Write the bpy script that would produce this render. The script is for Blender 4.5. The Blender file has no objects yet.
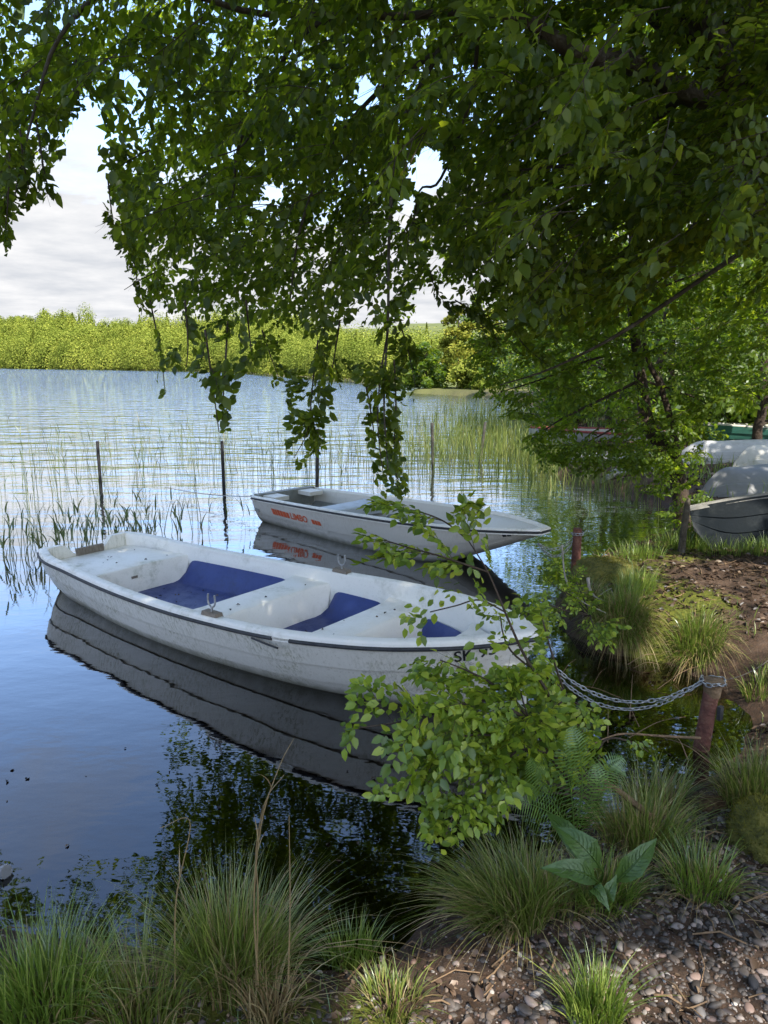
import bpy, math, random
import numpy as np
from mathutils import Vector, Matrix
random.seed(7); rng = np.random.default_rng(11)
scn = bpy.context.scene; COL = scn.collection
# ------------------------------------------------------------------ camera
H = 2.0; PITCH = math.atan(148/740); CP, SP = math.cos(PITCH), math.sin(PITCH)
cam_d = bpy.data.cameras.new('camera'); cam = bpy.data.objects.new('camera', cam_d); COL.objects.link(cam)
cam.location = (0, 0, H); cam.rotation_euler = (math.pi/2 - PITCH, 0, 0)
cam_d.sensor_fit = 'VERTICAL'; cam_d.sensor_height = 36; cam_d.sensor_width = 27; cam_d.lens = 36*740/1024
cam_d.clip_start = .05; cam_d.clip_end = 6000
scn.camera = cam
def at(px, py, z=0.):                      # point of height z seen in the direction (px, py)
    v = (512-py)/740; u = (px-384)/740; t = (z-H)/(-SP+CP*v)
    return np.array([u*t, (CP+SP*v)*t, z])
def atd(px, py, d):                        # point d metres deep in that direction
    px = np.asarray(px, float); py = np.asarray(py, float)
    v = (512-py)/740; u = (px-384)/740
    return np.stack([u*d, (CP+SP*v)*d, H+(-SP+CP*v)*d], -1)
def proj(P):
    X, Y, Z = P[..., 0], P[..., 1], P[..., 2]-H
    d = Y*CP-Z*SP; d = np.where(d < .05, .05, d)
    return 384+740*X/d, 512-740*(Y*SP+Z*CP)/d, d
# ------------------------------------------------------------------ helpers
def crom(x, xp, fp):
    x = np.asarray(x, float); xp = np.asarray(xp, float); fp = np.asarray(fp, float)
    i = np.clip(np.searchsorted(xp, x)-1, 0, len(xp)-2)
    m = np.gradient(fp, xp); h = xp[i+1]-xp[i]; t = np.clip((x-xp[i])/h, 0, 1)
    return ((2*t**3-3*t**2+1)*fp[i]+(t**3-2*t**2+t)*h*m[i]+(-2*t**3+3*t**2)*fp[i+1]+(t**3-t**2)*h*m[i+1])
def unit(a): a = np.asarray(a, float); return a/np.maximum(np.linalg.norm(a, axis=-1, keepdims=True), 1e-9)
def sstep(a, b, x): t = np.clip((x-a)/(b-a), 0, 1); return t*t*(3-2*t)
_g = {}
def vnoise(x, y, seed=0):
    if seed not in _g: _g[seed] = np.random.default_rng(seed+100).random((256, 256))
    G = _g[seed]; xi = np.floor(x).astype(int); yi = np.floor(y).astype(int); fx = x-xi; fy = y-yi
    fx = fx*fx*(3-2*fx); fy = fy*fy*(3-2*fy)
    a = G[xi % 256, yi % 256]; b = G[(xi+1) % 256, yi % 256]; c = G[xi % 256, (yi+1) % 256]; d = G[(xi+1) % 256, (yi+1) % 256]
    return (a*(1-fx)+b*fx)*(1-fy)+(c*(1-fx)+d*fx)*fy
def fbm(x, y, seed=0, o=4):
    s = 0; a = .5
    for k in range(o): s = s+a*(vnoise(x*2**k, y*2**k, seed+k)-.5); a *= .5
    return s
class MB:
    def __init__(s): s.V = []; s.F = []; s.n = 0
    def add(s, v, f, mi=0):
        v = np.asarray(v, float).reshape(-1, 3)
        if isinstance(f, np.ndarray): f = [f]
        else:
            by = {}
            for q in f: by.setdefault(len(q), []).append(q)
            f = [np.array(q) for q in by.values()]
        for q in f: s.F.append((q+s.n, mi))
        s.V.append(v); s.n += len(v); return s
    def box(s, c, d, rz=0, mi=0, taper=1):
        x, y, z = np.array(d)/2; P = np.array([[a*x*(taper if k > 0 else 1), b*y*(taper if k > 0 else 1), k*z] for k in (-1, 1) for b in (-1, 1) for a in (-1, 1)])
        R = np.array([[math.cos(rz), -math.sin(rz), 0], [math.sin(rz), math.cos(rz), 0], [0, 0, 1]])
        return s.add(P@R.T+np.array(c), [(0, 2, 3, 1), (4, 5, 7, 6), (0, 1, 5, 4), (2, 6, 7, 3), (0, 4, 6, 2), (1, 3, 7, 5)], mi)
    def tube(s, P, r, n=6, mi=0, cap=True, jit=0):
        P = np.asarray(P, float); m = len(P); r = np.broadcast_to(np.asarray(r, float), (m,)) if np.ndim(r) < 1 or len(np.atleast_1d(r)) == m else crom(np.linspace(0, 1, m), np.linspace(0, 1, len(r)), r)
        T = unit(np.gradient(P, axis=0)); up = np.array([0, 0, 1.]) if abs(T[0, 2]) < .9 else np.array([1., 0, 0])
        N = np.zeros_like(P); v = up
        for i in range(m):
            v = v-T[i]*(v@T[i]); v = v/np.linalg.norm(v); N[i] = v
        B = np.cross(T, N); a = np.linspace(0, 2*math.pi, n, endpoint=False)
        rr = r[:, None]*(1+jit*(rng.random((m, n))-.5))
        V = P[:, None]+rr[..., None]*(N[:, None]*np.cos(a)[None, :, None]+B[:, None]*np.sin(a)[None, :, None])
        I = np.arange(m-1)[:, None]*n; J = np.arange(n)[None]; K = (J+1) % n
        F = np.stack([I+J, I+K, I+n+K, I+n+J], -1).reshape(-1, 4)
        s.add(V, F, mi)
        if cap: s.F.append((np.array([list(range(n))[::-1], list(range((m-1)*n, m*n))])+s.n-m*n, mi))
        return s
    def grid(s, V, mi=0, flip=False, wrap=False):
        V = np.asarray(V, float); a, b = V.shape[:2]
        I = np.arange(a-1)[:, None]*b; J = np.arange(b if wrap else b-1)[None]; K = (J+1) % b
        F = np.stack([I+J, I+K, I+b+K, I+b+J], -1).reshape(-1, 4)
        return s.add(V, F[:, ::-1] if flip else F, mi)
    def build(s, name, mats, parent=None, smooth=40, loc=None):
        me = bpy.data.meshes.new(name)
        if s.n:
            V = np.concatenate(s.V); me.vertices.add(len(V)); me.vertices.foreach_set('co', V.ravel().astype(np.float32))
            lt = np.concatenate([np.full(len(q), q.shape[1]) for q, _ in s.F]); lv = np.concatenate([q.ravel() for q, _ in s.F])
            me.loops.add(len(lv)); me.loops.foreach_set('vertex_index', lv.astype(np.int32))
            me.polygons.add(len(lt)); ls = np.concatenate([[0], np.cumsum(lt)[:-1]])
            me.polygons.foreach_set('loop_start', ls.astype(np.int32)); me.polygons.foreach_set('loop_total', lt.astype(np.int32))
            mi = np.concatenate([np.full(len(q), m) for q, m in s.F]); me.polygons.foreach_set('material_index', mi.astype(np.int32))
            me.polygons.foreach_set('use_smooth', np.full(len(lt), smooth is not None))
            me.update(calc_edges=True)
            if smooth and smooth < 180: me.set_sharp_from_angle(angle=math.radians(smooth))
        for m in (mats if isinstance(mats, (list, tuple)) else [mats]): me.materials.append(m)
        o = bpy.data.objects.new(name, me); COL.objects.link(o)
        if parent: o.parent = parent
        if loc is not None: o.location = loc
        return o
def tag(o, label=None, cat=None, group=None, kind=None):
    if label: o['label'] = label
    if cat: o['category'] = cat
    if group: o['group'] = group
    if kind: o['kind'] = kind
    return o
def empty(name, loc=(0, 0, 0), rot=(0, 0, 0)):
    o = bpy.data.objects.new(name, None); COL.objects.link(o); o.location = loc; o.rotation_euler = rot; o.empty_display_size = .1; return o
def lw(root_loc, P): return np.asarray(P, float)-np.array(root_loc)
# ------------------------------------------------------------------ materials
def nt(name):
    m = bpy.data.materials.new(name); m.use_nodes = True; t = m.node_tree; t.nodes.clear()
    out = t.nodes.new('ShaderNodeOutputMaterial'); return m, t, out
def N(t, typ, **k):
    n = t.nodes.new('ShaderNode'+typ)
    for a, b in k.items():
        if a[0] == '_': n.inputs[a[1:].replace('_', ' ')].default_value = b
        else: setattr(n, a, b)
    return n
def ramp(t, src, stops, interp='LINEAR'):
    r = N(t, 'ValToRGB'); r.color_ramp.interpolation = interp
    e = r.color_ramp.elements
    while len(e) < len(stops): e.new(.5)
    for q, (p, c) in zip(e, stops): q.position = p; q.color = (*c, 1) if len(c) == 3 else c
    t.links.new(src, r.inputs[0]); return r.outputs[0]
def noise(t, scale, detail=4, coord='Object', stretch=None, rough=.55, dist=0):
    tc = N(t, 'TexCoord'); n = N(t, 'TexNoise', _Scale=scale, _Detail=detail, _Roughness=rough, _Distortion=dist); src = tc.outputs[coord]
    if stretch:
        mp = N(t, 'Mapping'); mp.inputs['Scale'].default_value = stretch; t.links.new(src, mp.inputs[0]); src = mp.outputs[0]
    t.links.new(src, n.inputs['Vector']); return n.outputs['Fac']
def mixc(t, f, a, b, mode='MIX'):
    m = N(t, 'MixRGB', blend_type=mode)
    for i, x in enumerate((f, a, b)):
        if hasattr(x, 'links'): t.links.new(x, m.inputs[i])
        elif i == 0: m.inputs[0].default_value = x
        else: m.inputs[i].default_value = (*x, 1)
    return m.outputs[0]
def mth(t, op, a, b=None, c=None, clamp=False):
    m = N(t, 'Math', operation=op); m.use_clamp = clamp
    for i, x in enumerate((a, b, c)):
        if x is None: continue
        if hasattr(x, 'links'): t.links.new(x, m.inputs[i])
        else: m.inputs[i].default_value = x
    return m.outputs[0]
def surf(name, stops, scale=4, rough=.7, bump=.3, bscale=None, stretch=None, detail=6, metal=0, spec=.4):
    m, t, out = nt(name); p = N(t, 'BsdfPrincipled', _Roughness=rough, _Metallic=metal); p.inputs['Specular IOR Level'].default_value = spec
    f = noise(t, scale, detail, stretch=stretch, rough=.65); t.links.new(ramp(t, f, stops), p.inputs['Base Color'])
    b = N(t, 'Bump', _Strength=bump, _Distance=.02); t.links.new(noise(t, bscale or scale*4, 6, stretch=stretch), b.inputs['Height']); t.links.new(b.outputs[0], p.inputs['Normal'])
    t.links.new(p.outputs[0], out.inputs[0]); return m
def leafmat(name, stops, tr, tfac=.45, gloss=.05, grough=.45, ns=1.1, tint=(.78, .82, .7)):
    m, t, out = nt(name); g = N(t, 'NewGeometry'); rp = g.outputs['Random Per Island']
    c = ramp(t, rp, stops)
    n = noise(t, ns, 3); c = mixc(t, ramp(t, n, [(.38, (0, 0, 0)), (.62, (1, 1, 1))]), c, mixc(t, 1., c, tint, 'MULTIPLY'))
    d = N(t, 'BsdfDiffuse'); t.links.new(c, d.inputs[0]); T = N(t, 'BsdfTranslucent'); tc = mixc(t, 1., c, tr, 'MULTIPLY'); t.links.new(tc, T.inputs[0])
    mx = N(t, 'MixShader'); mx.inputs[0].default_value = tfac; t.links.new(d.outputs[0], mx.inputs[1]); t.links.new(T.outputs[0], mx.inputs[2])
    gl = N(t, 'BsdfGlossy', _Roughness=grough); gl.inputs[0].default_value = (.9, .95, 1, 1)
    m2 = N(t, 'MixShader'); m2.inputs[0].default_value = gloss; t.links.new(mx.outputs[0], m2.inputs[1]); t.links.new(gl.outputs[0], m2.inputs[2])
    t.links.new(m2.outputs[0], out.inputs[0]); return m
M = {}
TR = (3.6, 3.1, 1.2)
M['beech'] = leafmat('beech_leaf', [(0, (.045, .078, .009)), (.5, (.082, .128, .014)), (1, (.135, .180, .021))], TR, .6, .02)
M['beech_bright'] = leafmat('lime_green_leaf', [(0, (.065, .115, .014)), (.5, (.10, .165, .020)), (1, (.16, .22, .032))], TR, .55, .018)
M['shoot'] = leafmat('shoot_leaf', [(0, (.09, .15, .022)), (.35, (.18, .27, .03)), (.7, (.29, .39, .04)), (1, (.44, .50, .07))], (1.8, 1.6, .7), .42, .03, .4)
M['wood_leaf'] = leafmat('woodland_leaf', [(0, (.045, .085, .012)), (.6, (.080, .140, .018)), (1, (.150, .200, .028))], TR, .5, .03)
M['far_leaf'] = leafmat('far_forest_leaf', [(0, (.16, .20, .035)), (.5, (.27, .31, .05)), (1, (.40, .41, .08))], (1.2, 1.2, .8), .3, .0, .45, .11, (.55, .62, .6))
M['gold_leaf'] = leafmat('young_gold_leaf', [(0, (.15, .18, .03)), (.5, (.24, .26, .045)), (1, (.36, .34, .07))], (1.3, 1.2, .8), .35, .0)
M['grass'] = leafmat('grass_blade', [(0, (.095, .135, .022)), (.55, (.19, .245, .045)), (.82, (.30, .32, .08)), (.9, (.28, .24, .11)), (1, (.42, .33, .17))], (1.4, 1.4, .8), .35, .05, .35)
M['grass_fresh'] = leafmat('fresh_grass_blade', [(0, (.09, .15, .022)), (.7, (.19, .27, .040)), (1, (.32, .36, .09))], (1.4, 1.4, .8), .35, .05, .35)
M['straw'] = leafmat('straw_blade', [(0, (.20, .13, .06)), (.6, (.38, .28, .14)), (1, (.50, .40, .22))], (1.1, 1, .8), .25, .03)
M['reed'] = leafmat('reed_blade', [(0, (.10, .14, .05)), (.5, (.16, .21, .08)), (.8, (.26, .27, .13)), (1, (.30, .26, .14))], (1.2, 1.2, .8), .3, .04)
M['reed_green'] = leafmat('green_reed_blade', [(0, (.10, .15, .03)), (.6, (.19, .24, .05)), (1, (.30, .30, .09))], (1.3, 1.2, .8), .35, .03)
M['fern'] = leafmat('fern_leaf', [(0, (.08, .16, .03)), (1, (.16, .27, .05))], (1.5, 1.4, .8), .35, .05)
M['dock'] = leafmat('dock_leaf', [(0, (.055, .11, .018)), (1, (.085, .15, .028))], (1.5, 1.5, .8), .25, .035, .45)
M['litter'] = leafmat('dead_leaf', [(0, (.028, .018, .012)), (.6, (.075, .046, .030)), (.9, (.15, .095, .06)), (1, (.28, .20, .14))], (1, .9, .8), .15, .04)
M['bark'] = surf('beech_bark', [(.3, (.035, .028, .018)), (.55, (.075, .062, .042)), (.72, (.16, .15, .115))], 9, .85, .8, 30, detail=8)
M['bark_brown'] = surf('alder_bark', [(.3, (.02, .014, .009)), (.6, (.06, .042, .028)), (.8, (.16, .10, .06))], 12, .9, .9, 40)
M['twig'] = surf('twig_bark', [(.3, (.03, .022, .014)), (.7, (.08, .055, .035))], 20, .8, .2)
M['dead_wood'] = surf('dead_wood', [(.3, (.10, .065, .035)), (.6, (.22, .14, .075)), (.8, (.32, .23, .14))], 14, .8, .5, 50)
M['driftwood'] = surf('grey_driftwood', [(.3, (.16, .14, .11)), (.7, (.38, .34, .28))], 14, .8, .5, 50)
M['rust'] = surf('rusty_iron', [(.3, (.05, .022, .016)), (.5, (.14, .055, .038)), (.7, (.20, .10, .06))], 14, .85, .6, 60)
M['post_grey'] = surf('weathered_post', [(.3, (.035, .032, .028)), (.7, (.10, .09, .075))], 12, .9, .7, 50)
M['post_black'] = surf('wet_black_post', [(.3, (.008, .008, .008)), (.7, (.03, .028, .026))], 12, .7, .5, 50)
M['steel'] = surf('galvanised_chain', [(.3, (.28, .28, .28)), (.7, (.50, .50, .49))], 40, .45, .1, metal=.75)
M['rubber'] = surf('black_rubber', [(.3, (.012, .012, .013)), (.7, (.05, .05, .05))], 18, .6, .3)
M['rope'] = surf('pale_rope', [(.3, (.25, .24, .2)), (.7, (.45, .42, .36))], 40, .9, .4)
M['oak'] = surf('grey_wood_pad', [(.3, (.14, .11, .08)), (.7, (.30, .25, .19))], 16, .85, .5, 60, stretch=(1, 8, 1))
def gelcoat(name, base, dirt, algae, amt=1., rough=.35, streak=True, wl=None):
    m, t, out = nt(name); p = N(t, 'BsdfPrincipled', _Roughness=rough); p.inputs['Specular IOR Level'].default_value = .45
    f1 = ramp(t, noise(t, 14 if streak else 9, 8, stretch=(4, 4, .5) if streak else None, rough=.78), [(.47, (0, 0, 0)), (.70, (1, 1, 1))])
    f2 = ramp(t, noise(t, 2.2, 6, rough=.6), [(.45, (0, 0, 0)), (.7, (1, 1, 1))])
    f3 = ramp(t, noise(t, 70, 3), [(.60, (0, 0, 0)), (.70, (1, 1, 1))])
    c = mixc(t, mth(t, 'MULTIPLY', mth(t, 'MULTIPLY', f1, mth(t, 'ADD', mth(t, 'MULTIPLY', f2, .8), .2)), .7*amt), base, dirt); c = mixc(t, mth(t, 'MULTIPLY', mth(t, 'MULTIPLY', f1, f2), .85*amt), c, algae)
    c = mixc(t, mth(t, 'MULTIPLY', f3, .35*amt), c, dirt)
    if wl is not None:      # the scum line the water leaves on the hull: belongs to the hull, not to the light
        tc = N(t, 'TexCoord'); sx = N(t, 'SeparateXYZ'); t.links.new(tc.outputs['Object'], sx.inputs[0])
        e = mth(t, 'ADD', sx.outputs[2], mth(t, 'MULTIPLY', noise(t, 12, 5, stretch=(1, 1, .3)), -.10))
        fw = mth(t, 'SUBTRACT', 1., mth(t, 'DIVIDE', mth(t, 'ADD', e, .045), wl), clamp=True)
        c = mixc(t, mth(t, 'MULTIPLY', fw, .75), c, (.20, .19, .12))
    t.links.new(c, p.inputs['Base Color'])
    r = mth(t, 'ADD', mth(t, 'MULTIPLY', f1, .35), rough); t.links.new(r, p.inputs['Roughness'])
    b = N(t, 'Bump', _Strength=.12, _Distance=.01); t.links.new(noise(t, 60, 4), b.inputs['Height']); t.links.new(b.outputs[0], p.inputs['Normal'])
    t.links.new(p.outputs[0], out.inputs[0]); return m
M['hull_white'] = gelcoat('white_gelcoat', (.80, .76, .66), (.47, .43, .33), (.24, .24, .10), 1.45, wl=.08)
M['deck_white'] = gelcoat('white_deck_gelcoat', (.82, .78, .69), (.50, .47, .38), (.30, .30, .17), .75, .42, False)
M['blue'] = gelcoat('blue_inner_gelcoat', (.022, .042, .17), (.02, .025, .06), (.06, .07, .10), .9, .4, False)
M['hull_cream'] = gelcoat('cream_gelcoat', (.68, .63, .54), (.46, .37, .29), (.34, .28, .18), .6, .4, wl=.07)
M['inner_grey'] = gelcoat('grey_inner_gelcoat', (.24, .24, .21), (.15, .15, .12), (.14, .13, .08), .8, .6, False)
M['seat_pale'] = gelcoat('pale_blue_grey_seat', (.50, .53, .55), (.38, .38, .36), (.3, .28, .2), .6, .5, False)
M['orange'] = surf('orange_lettering', [(.3, (.62, .10, .04)), (.7, (.75, .17, .07))], 30, .5, .05)
M['black_letter'] = surf('black_lettering', [(.3, (.012, .012, .012)), (.7, (.03, .03, .03))], 30, .5, .05)
M['grey_letter'] = surf('faded_grey_lettering', [(.3, (.36, .36, .34)), (.7, (.48, .48, .45))], 60, .6, .05)
M['hull_dark'] = gelcoat('dark_slate_paint', (.012, .016, .019), (.028, .034, .036), (.10, .11, .11), .6, .5, False)
M['hull_silver'] = gelcoat('dull_silver_paint', (.19, .195, .20), (.15, .15, .145), (.2, .2, .17), .5, .45, False)
M['hull_beige'] = gelcoat('beige_gelcoat', (.50, .48, .42), (.36, .34, .27), (.25, .25, .14), .9, .55, False)
M['hull_pale'] = gelcoat('pale_grey_gelcoat', (.40, .40, .39), (.28, .27, .25), (.28, .27, .2), .9, .5, False)
M['hull_green'] = gelcoat('teal_green_paint', (.045, .17, .13), (.05, .12, .09), (.10, .16, .09), .7, .5, False)
M['hull_grey'] = surf('weathered_clinker_planks', [(.3, (.16, .15, .13)), (.55, (.30, .29, .26)), (.75, (.42, .40, .36))], 6, .85, .5, 30, stretch=(1, 1, 6))
M['red_trim'] = surf('faded_red_trim', [(.3, (.16, .03, .025)), (.7, (.26, .06, .05))], 20, .7, .2)
M['blue_trim'] = surf('blue_trim', [(.3, (.03, .05, .18)), (.7, (.05, .09, .28))], 20, .6, .1)
for n_ in M['hull_dark'].node_tree.nodes:
    if n_.type == 'BSDF_PRINCIPLED': n_.inputs['Specular IOR Level'].default_value = .12
def pebblemat():
    m, t, out = nt('beach_pebble'); g = N(t, 'NewGeometry'); p = N(t, 'BsdfPrincipled', _Roughness=.62)
    c = ramp(t, g.outputs['Random Per Island'], [(0, (.028, .022, .018)), (.35, (.065, .054, .046)), (.6, (.11, .088, .072)), (.76, (.19, .14, .105)), (.84, (.26, .24, .22)), (.93, (.22, .11, .07)), (1, (.46, .44, .40))])
    c = mixc(t, mth(t, 'MULTIPLY', noise(t, 60, 5), .5), c, (.05, .04, .032)); t.links.new(c, p.inputs['Base Color'])
    t.links.new(p.outputs[0], out.inputs[0]); return m
M['pebble'] = pebblemat()
def groundmat():
    m, t, out = nt('bank_soil'); p = N(t, 'BsdfPrincipled', _Roughness=.92); p.inputs['Specular IOR Level'].default_value = .2
    c = ramp(t, noise(t, 7, 10, rough=.7), [(.3, (.026, .018, .012)), (.5, (.066, .045, .032)), (.66, (.125, .088, .064)), (.8, (.24, .18, .14))])
    c = mixc(t, ramp(t, noise(t, 45, 6, rough=.7), [(.4, (0, 0, 0)), (.7, (.7, .7, .7))]), c, (.13, .075, .045))
    at_ = N(t, 'Attribute', attribute_name='moss'); mo = mth(t, 'ADD', at_.outputs['Fac'], mth(t, 'MULTIPLY', mth(t, 'SUBTRACT', noise(t, 9, 7, rough=.7), .5), 1.6))
    moss = ramp(t, noise(t, 30, 6), [(.3, (.045, .055, .010)), (.55, (.12, .13, .02)), (.75, (.21, .20, .035))])
    c = mixc(t, ramp(t, mo, [(.45, (0, 0, 0)), (.6, (1, 1, 1))]), c, moss)
    # under water: silt with pale specks of stone
    tc = N(t, 'TexCoord'); sx = N(t, 'SeparateXYZ'); t.links.new(tc.outputs['Object'], sx.inputs[0])
    silt = ramp(t, noise(t, 14, 10, rough=.8), [(.35, (.012, .008, .005)), (.55, (.045, .028, .015)), (.68, (.10, .065, .035)), (.8, (.22, .17, .11))])
    c = mixc(t, mth(t, 'MULTIPLY', sx.outputs[2], -25., clamp=True), c, silt)
    fa = N(t, 'Attribute', attribute_name='meadow'); c = mixc(t, fa.outputs['Fac'], c, ramp(t, noise(t, .3, 6), [(.3, (.07, .09, .025)), (.7, (.16, .17, .05))])); fs = N(t, 'Attribute', attribute_name='sand'); c = mixc(t, fs.outputs['Fac'], c, (.50, .42, .24))
    t.links.new(c, p.inputs['Base Color'])
    b = N(t, 'Bump', _Strength=.9, _Distance=.03); t.links.new(noise(t, 40, 10, rough=.75), b.inputs['Height']); t.links.new(b.outputs[0], p.inputs['Normal'])
    t.links.new(p.outputs[0], out.inputs[0]); return m
M['ground'] = groundmat()
def watermat():
    m, t, out = nt('lake_water'); tc = N(t, 'TexCoord'); sx = N(t, 'SeparateXYZ'); t.links.new(tc.outputs['Object'], sx.inputs[0])
    def wn(scale, stretch, detail, rot=0):
        mp = N(t, 'Mapping'); mp.inputs['Scale'].default_value = stretch; mp.inputs['Rotation'].default_value = (0, 0, rot)
        n = N(t, 'TexNoise', _Scale=scale, _Detail=detail, _Roughness=.5); t.links.new(tc.outputs['Object'], mp.inputs[0]); t.links.new(mp.outputs[0], n.inputs['Vector']); return n.outputs['Fac']
    # calm in the lee of the bank, ruffled further out
    # distance from the right bank and from the near bank both matter
    fy = mth(t, 'DIVIDE', mth(t, 'SUBTRACT', sx.outputs[1], 7.), 11., clamp=True)
    h1 = mth(t, 'MULTIPLY', wn(3.2, (.55, 1.5, 1), 3, .12), .055); h2 = mth(t, 'MULTIPLY', wn(1., (.5, 1.3, 1), 2, -.1), .16)
    far = mth(t, 'MULTIPLY', mth(t, 'ADD', h1, h2), mth(t, 'ADD', mth(t, 'MULTIPLY', fy, .62), mth(t, 'MULTIPLY', mth(t, 'DIVIDE', mth(t, 'SUBTRACT', sx.outputs[1], 20.), 60., clamp=True), 1.5)))
    near = mth(t, 'MULTIPLY', mth(t, 'ADD', mth(t, 'MULTIPLY', wn(9., (.7, 1.2, 1), 2, .2), .0010), mth(t, 'MULTIPLY', wn(1.6, (.6, 1.2, 1), 2, .1), .0042)), 1.)
    h = mth(t, 'ADD', far, near)
    b = N(t, 'Bump', _Strength=1., _Distance=1.); t.links.new(h, b.inputs['Height'])
    gl = N(t, 'BsdfGlossy', _Roughness=.015); gl.inputs[0].default_value = (.93, .96, 1, 1); t.links.new(b.outputs[0], gl.inputs['Normal'])
    tr = N(t, 'BsdfTransparent'); tr.inputs[0].default_value = (.34, .27, .18, 1)
    fr = N(t, 'Fresnel', _IOR=1.33); t.links.new(b.outputs[0], fr.inputs['Normal'])
    f = mth(t, 'ADD', mth(t, 'MULTIPLY', fr.outputs[0], 2.6), .016, clamp=True)
    mx = N(t, 'MixShader'); t.links.new(f, mx.inputs[0]); t.links.new(tr.outputs[0], mx.inputs[1]); t.links.new(gl.outputs[0], mx.inputs[2])
    t.links.new(mx.outputs[0], out.inputs[0]); return m
M['water'] = watermat()
# ------------------------------------------------------------------ world and sun
SUN_EL, SUN_AZ = math.radians(48), math.radians(150)     # azimuth from +Y towards +X: behind the camera, a little right
S = Vector((math.sin(SUN_AZ)*math.cos(SUN_EL), math.cos(SUN_AZ)*math.cos(SUN_EL), math.sin(SUN_EL)))
sd_ = bpy.data.lights.new('sun', 'SUN'); sd_.energy = 4.2; sd_.angle = math.radians(.53); sd_.color = (1, .94, .84)
so = bpy.data.objects.new('sun', sd_); COL.objects.link(so); so.rotation_euler = (-S).to_track_quat('-Z', 'Y').to_euler()
w = bpy.data.worlds.new('World'); scn.world = w; w.use_nodes = True; t = w.node_tree; t.nodes.clear()
wo = N(t, 'OutputWorld'); bg = N(t, 'Background', _Strength=.12); t.links.new(bg.outputs[0], wo.inputs[0])
sky = N(t, 'TexSky', sky_type='NISHITA', sun_disc=False, sun_elevation=SUN_EL, sun_rotation=SUN_AZ, air_density=1.0, dust_density=1.5, ozone_density=1.0)
tc = N(t, 'TexCoord'); sx = N(t, 'SeparateXYZ'); t.links.new(tc.outputs['Generated'], sx.inputs[0])
zz = mth(t, 'MAXIMUM', sx.outputs[2], .0); inv = mth(t, 'DIVIDE', 1., mth(t, 'ADD', zz, .10))
cv = N(t, 'CombineXYZ'); t.links.new(mth(t, 'MULTIPLY', sx.outputs[0], inv), cv.inputs[0]); t.links.new(mth(t, 'MULTIPLY', sx.outputs[1], inv), cv.inputs[1])
cn = N(t, 'TexNoise', _Scale=.9, _Detail=8, _Roughness=.58); t.links.new(cv.outputs[0], cn.inputs['Vector'])
low = mth(t, 'MULTIPLY', mth(t, 'SUBTRACT', 1., mth(t, 'DIVIDE', zz, .27), clamp=True), .62)
cf = ramp(t, mth(t, 'ADD', cn.outputs['Fac'], mth(t, 'SUBTRACT', low, .07)), [(.40, (0, 0, 0)), (.66, (1, 1, 1))])
cn2 = N(t, 'TexNoise', _Scale=2.2, _Detail=6, _Roughness=.6); t.links.new(cv.outputs[0], cn2.inputs['Vector'])
cc = ramp(t, cn2.outputs['Fac'], [(.3, (2.5, 2.6, 2.8)), (.7, (3.7, 3.68, 3.7))])
skyc = mixc(t, 1., sky.outputs[0], (1.65, 1.80, 2.02), 'MULTIPLY')
skyc = mixc(t, .10, skyc, (2.9, 2.9, 3.0))
t.links.new(mixc(t, cf, skyc, cc), bg.inputs[0])
scn.view_settings.view_transform = 'Standard'; scn.view_settings.look = 'None'; scn.view_settings.gamma = 1; scn.view_settings.exposure = 1.22
# ------------------------------------------------------------------ terrain
near_shore = [(-900, 4), (-60, 2.9), (-12, 2.6), (-6, 2.45), (-3, 2.42), (-1.6, 2.38), (-.92, 2.24), (-.46, 2.10), (0, 2.16), (.26, 2.50), (.5, 2.70), (.85, 2.92), (1.2, 3.05), (1.5, 3.25), (1.9, 3.55), (2.15, 3.95), (2.1, 4.4),
    (1.95, 4.75), (1.55, 4.95), (1.42, 5.3), (1.40, 5.8), (1.62, 6.5), (2.2, 7.2), (2.75, 7.7), (3.6, 8.6), (4.1, 9.8), (4.2, 11.2), (3.5, 12.4), (3.1, 13.3), (3.6, 15), (4.6, 18), (5.8, 24), (7.0, 32), (7.5, 40), (5.5, 47), (2.4, 51.5), (1.8, 53.5), (3, 57),
    (10, 62), (6, 66), (1.5, 71), (-10, 106), (-42, 197), (-185, 360), (-700, 900), (-2500, 1500)]
land = np.array(near_shore+[(-2500, 4000), (4000, 4000), (4000, -3000), (-3000, -3000), (-3000, 4)])
def sdf(x, y):
    x = np.asarray(x, float); y = np.asarray(y, float); d = np.full(x.shape, 1e18); ins = np.zeros(x.shape, bool)
    for a, b in zip(land, np.roll(land, -1, 0)):
        e = b-a; L = e@e; tt = np.clip(((x-a[0])*e[0]+(y-a[1])*e[1])/L, 0, 1)
        d = np.minimum(d, (x-a[0]-tt*e[0])**2+(y-a[1]-tt*e[1])**2)
        if a[1] != b[1]:
            c = (a[1] > y) != (b[1] > y); ins ^= c & (x < (b[0]-a[0])*(y-a[1])/(b[1]-a[1])+a[0])
    d = np.sqrt(d); return np.where(ins, d, -d)
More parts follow.
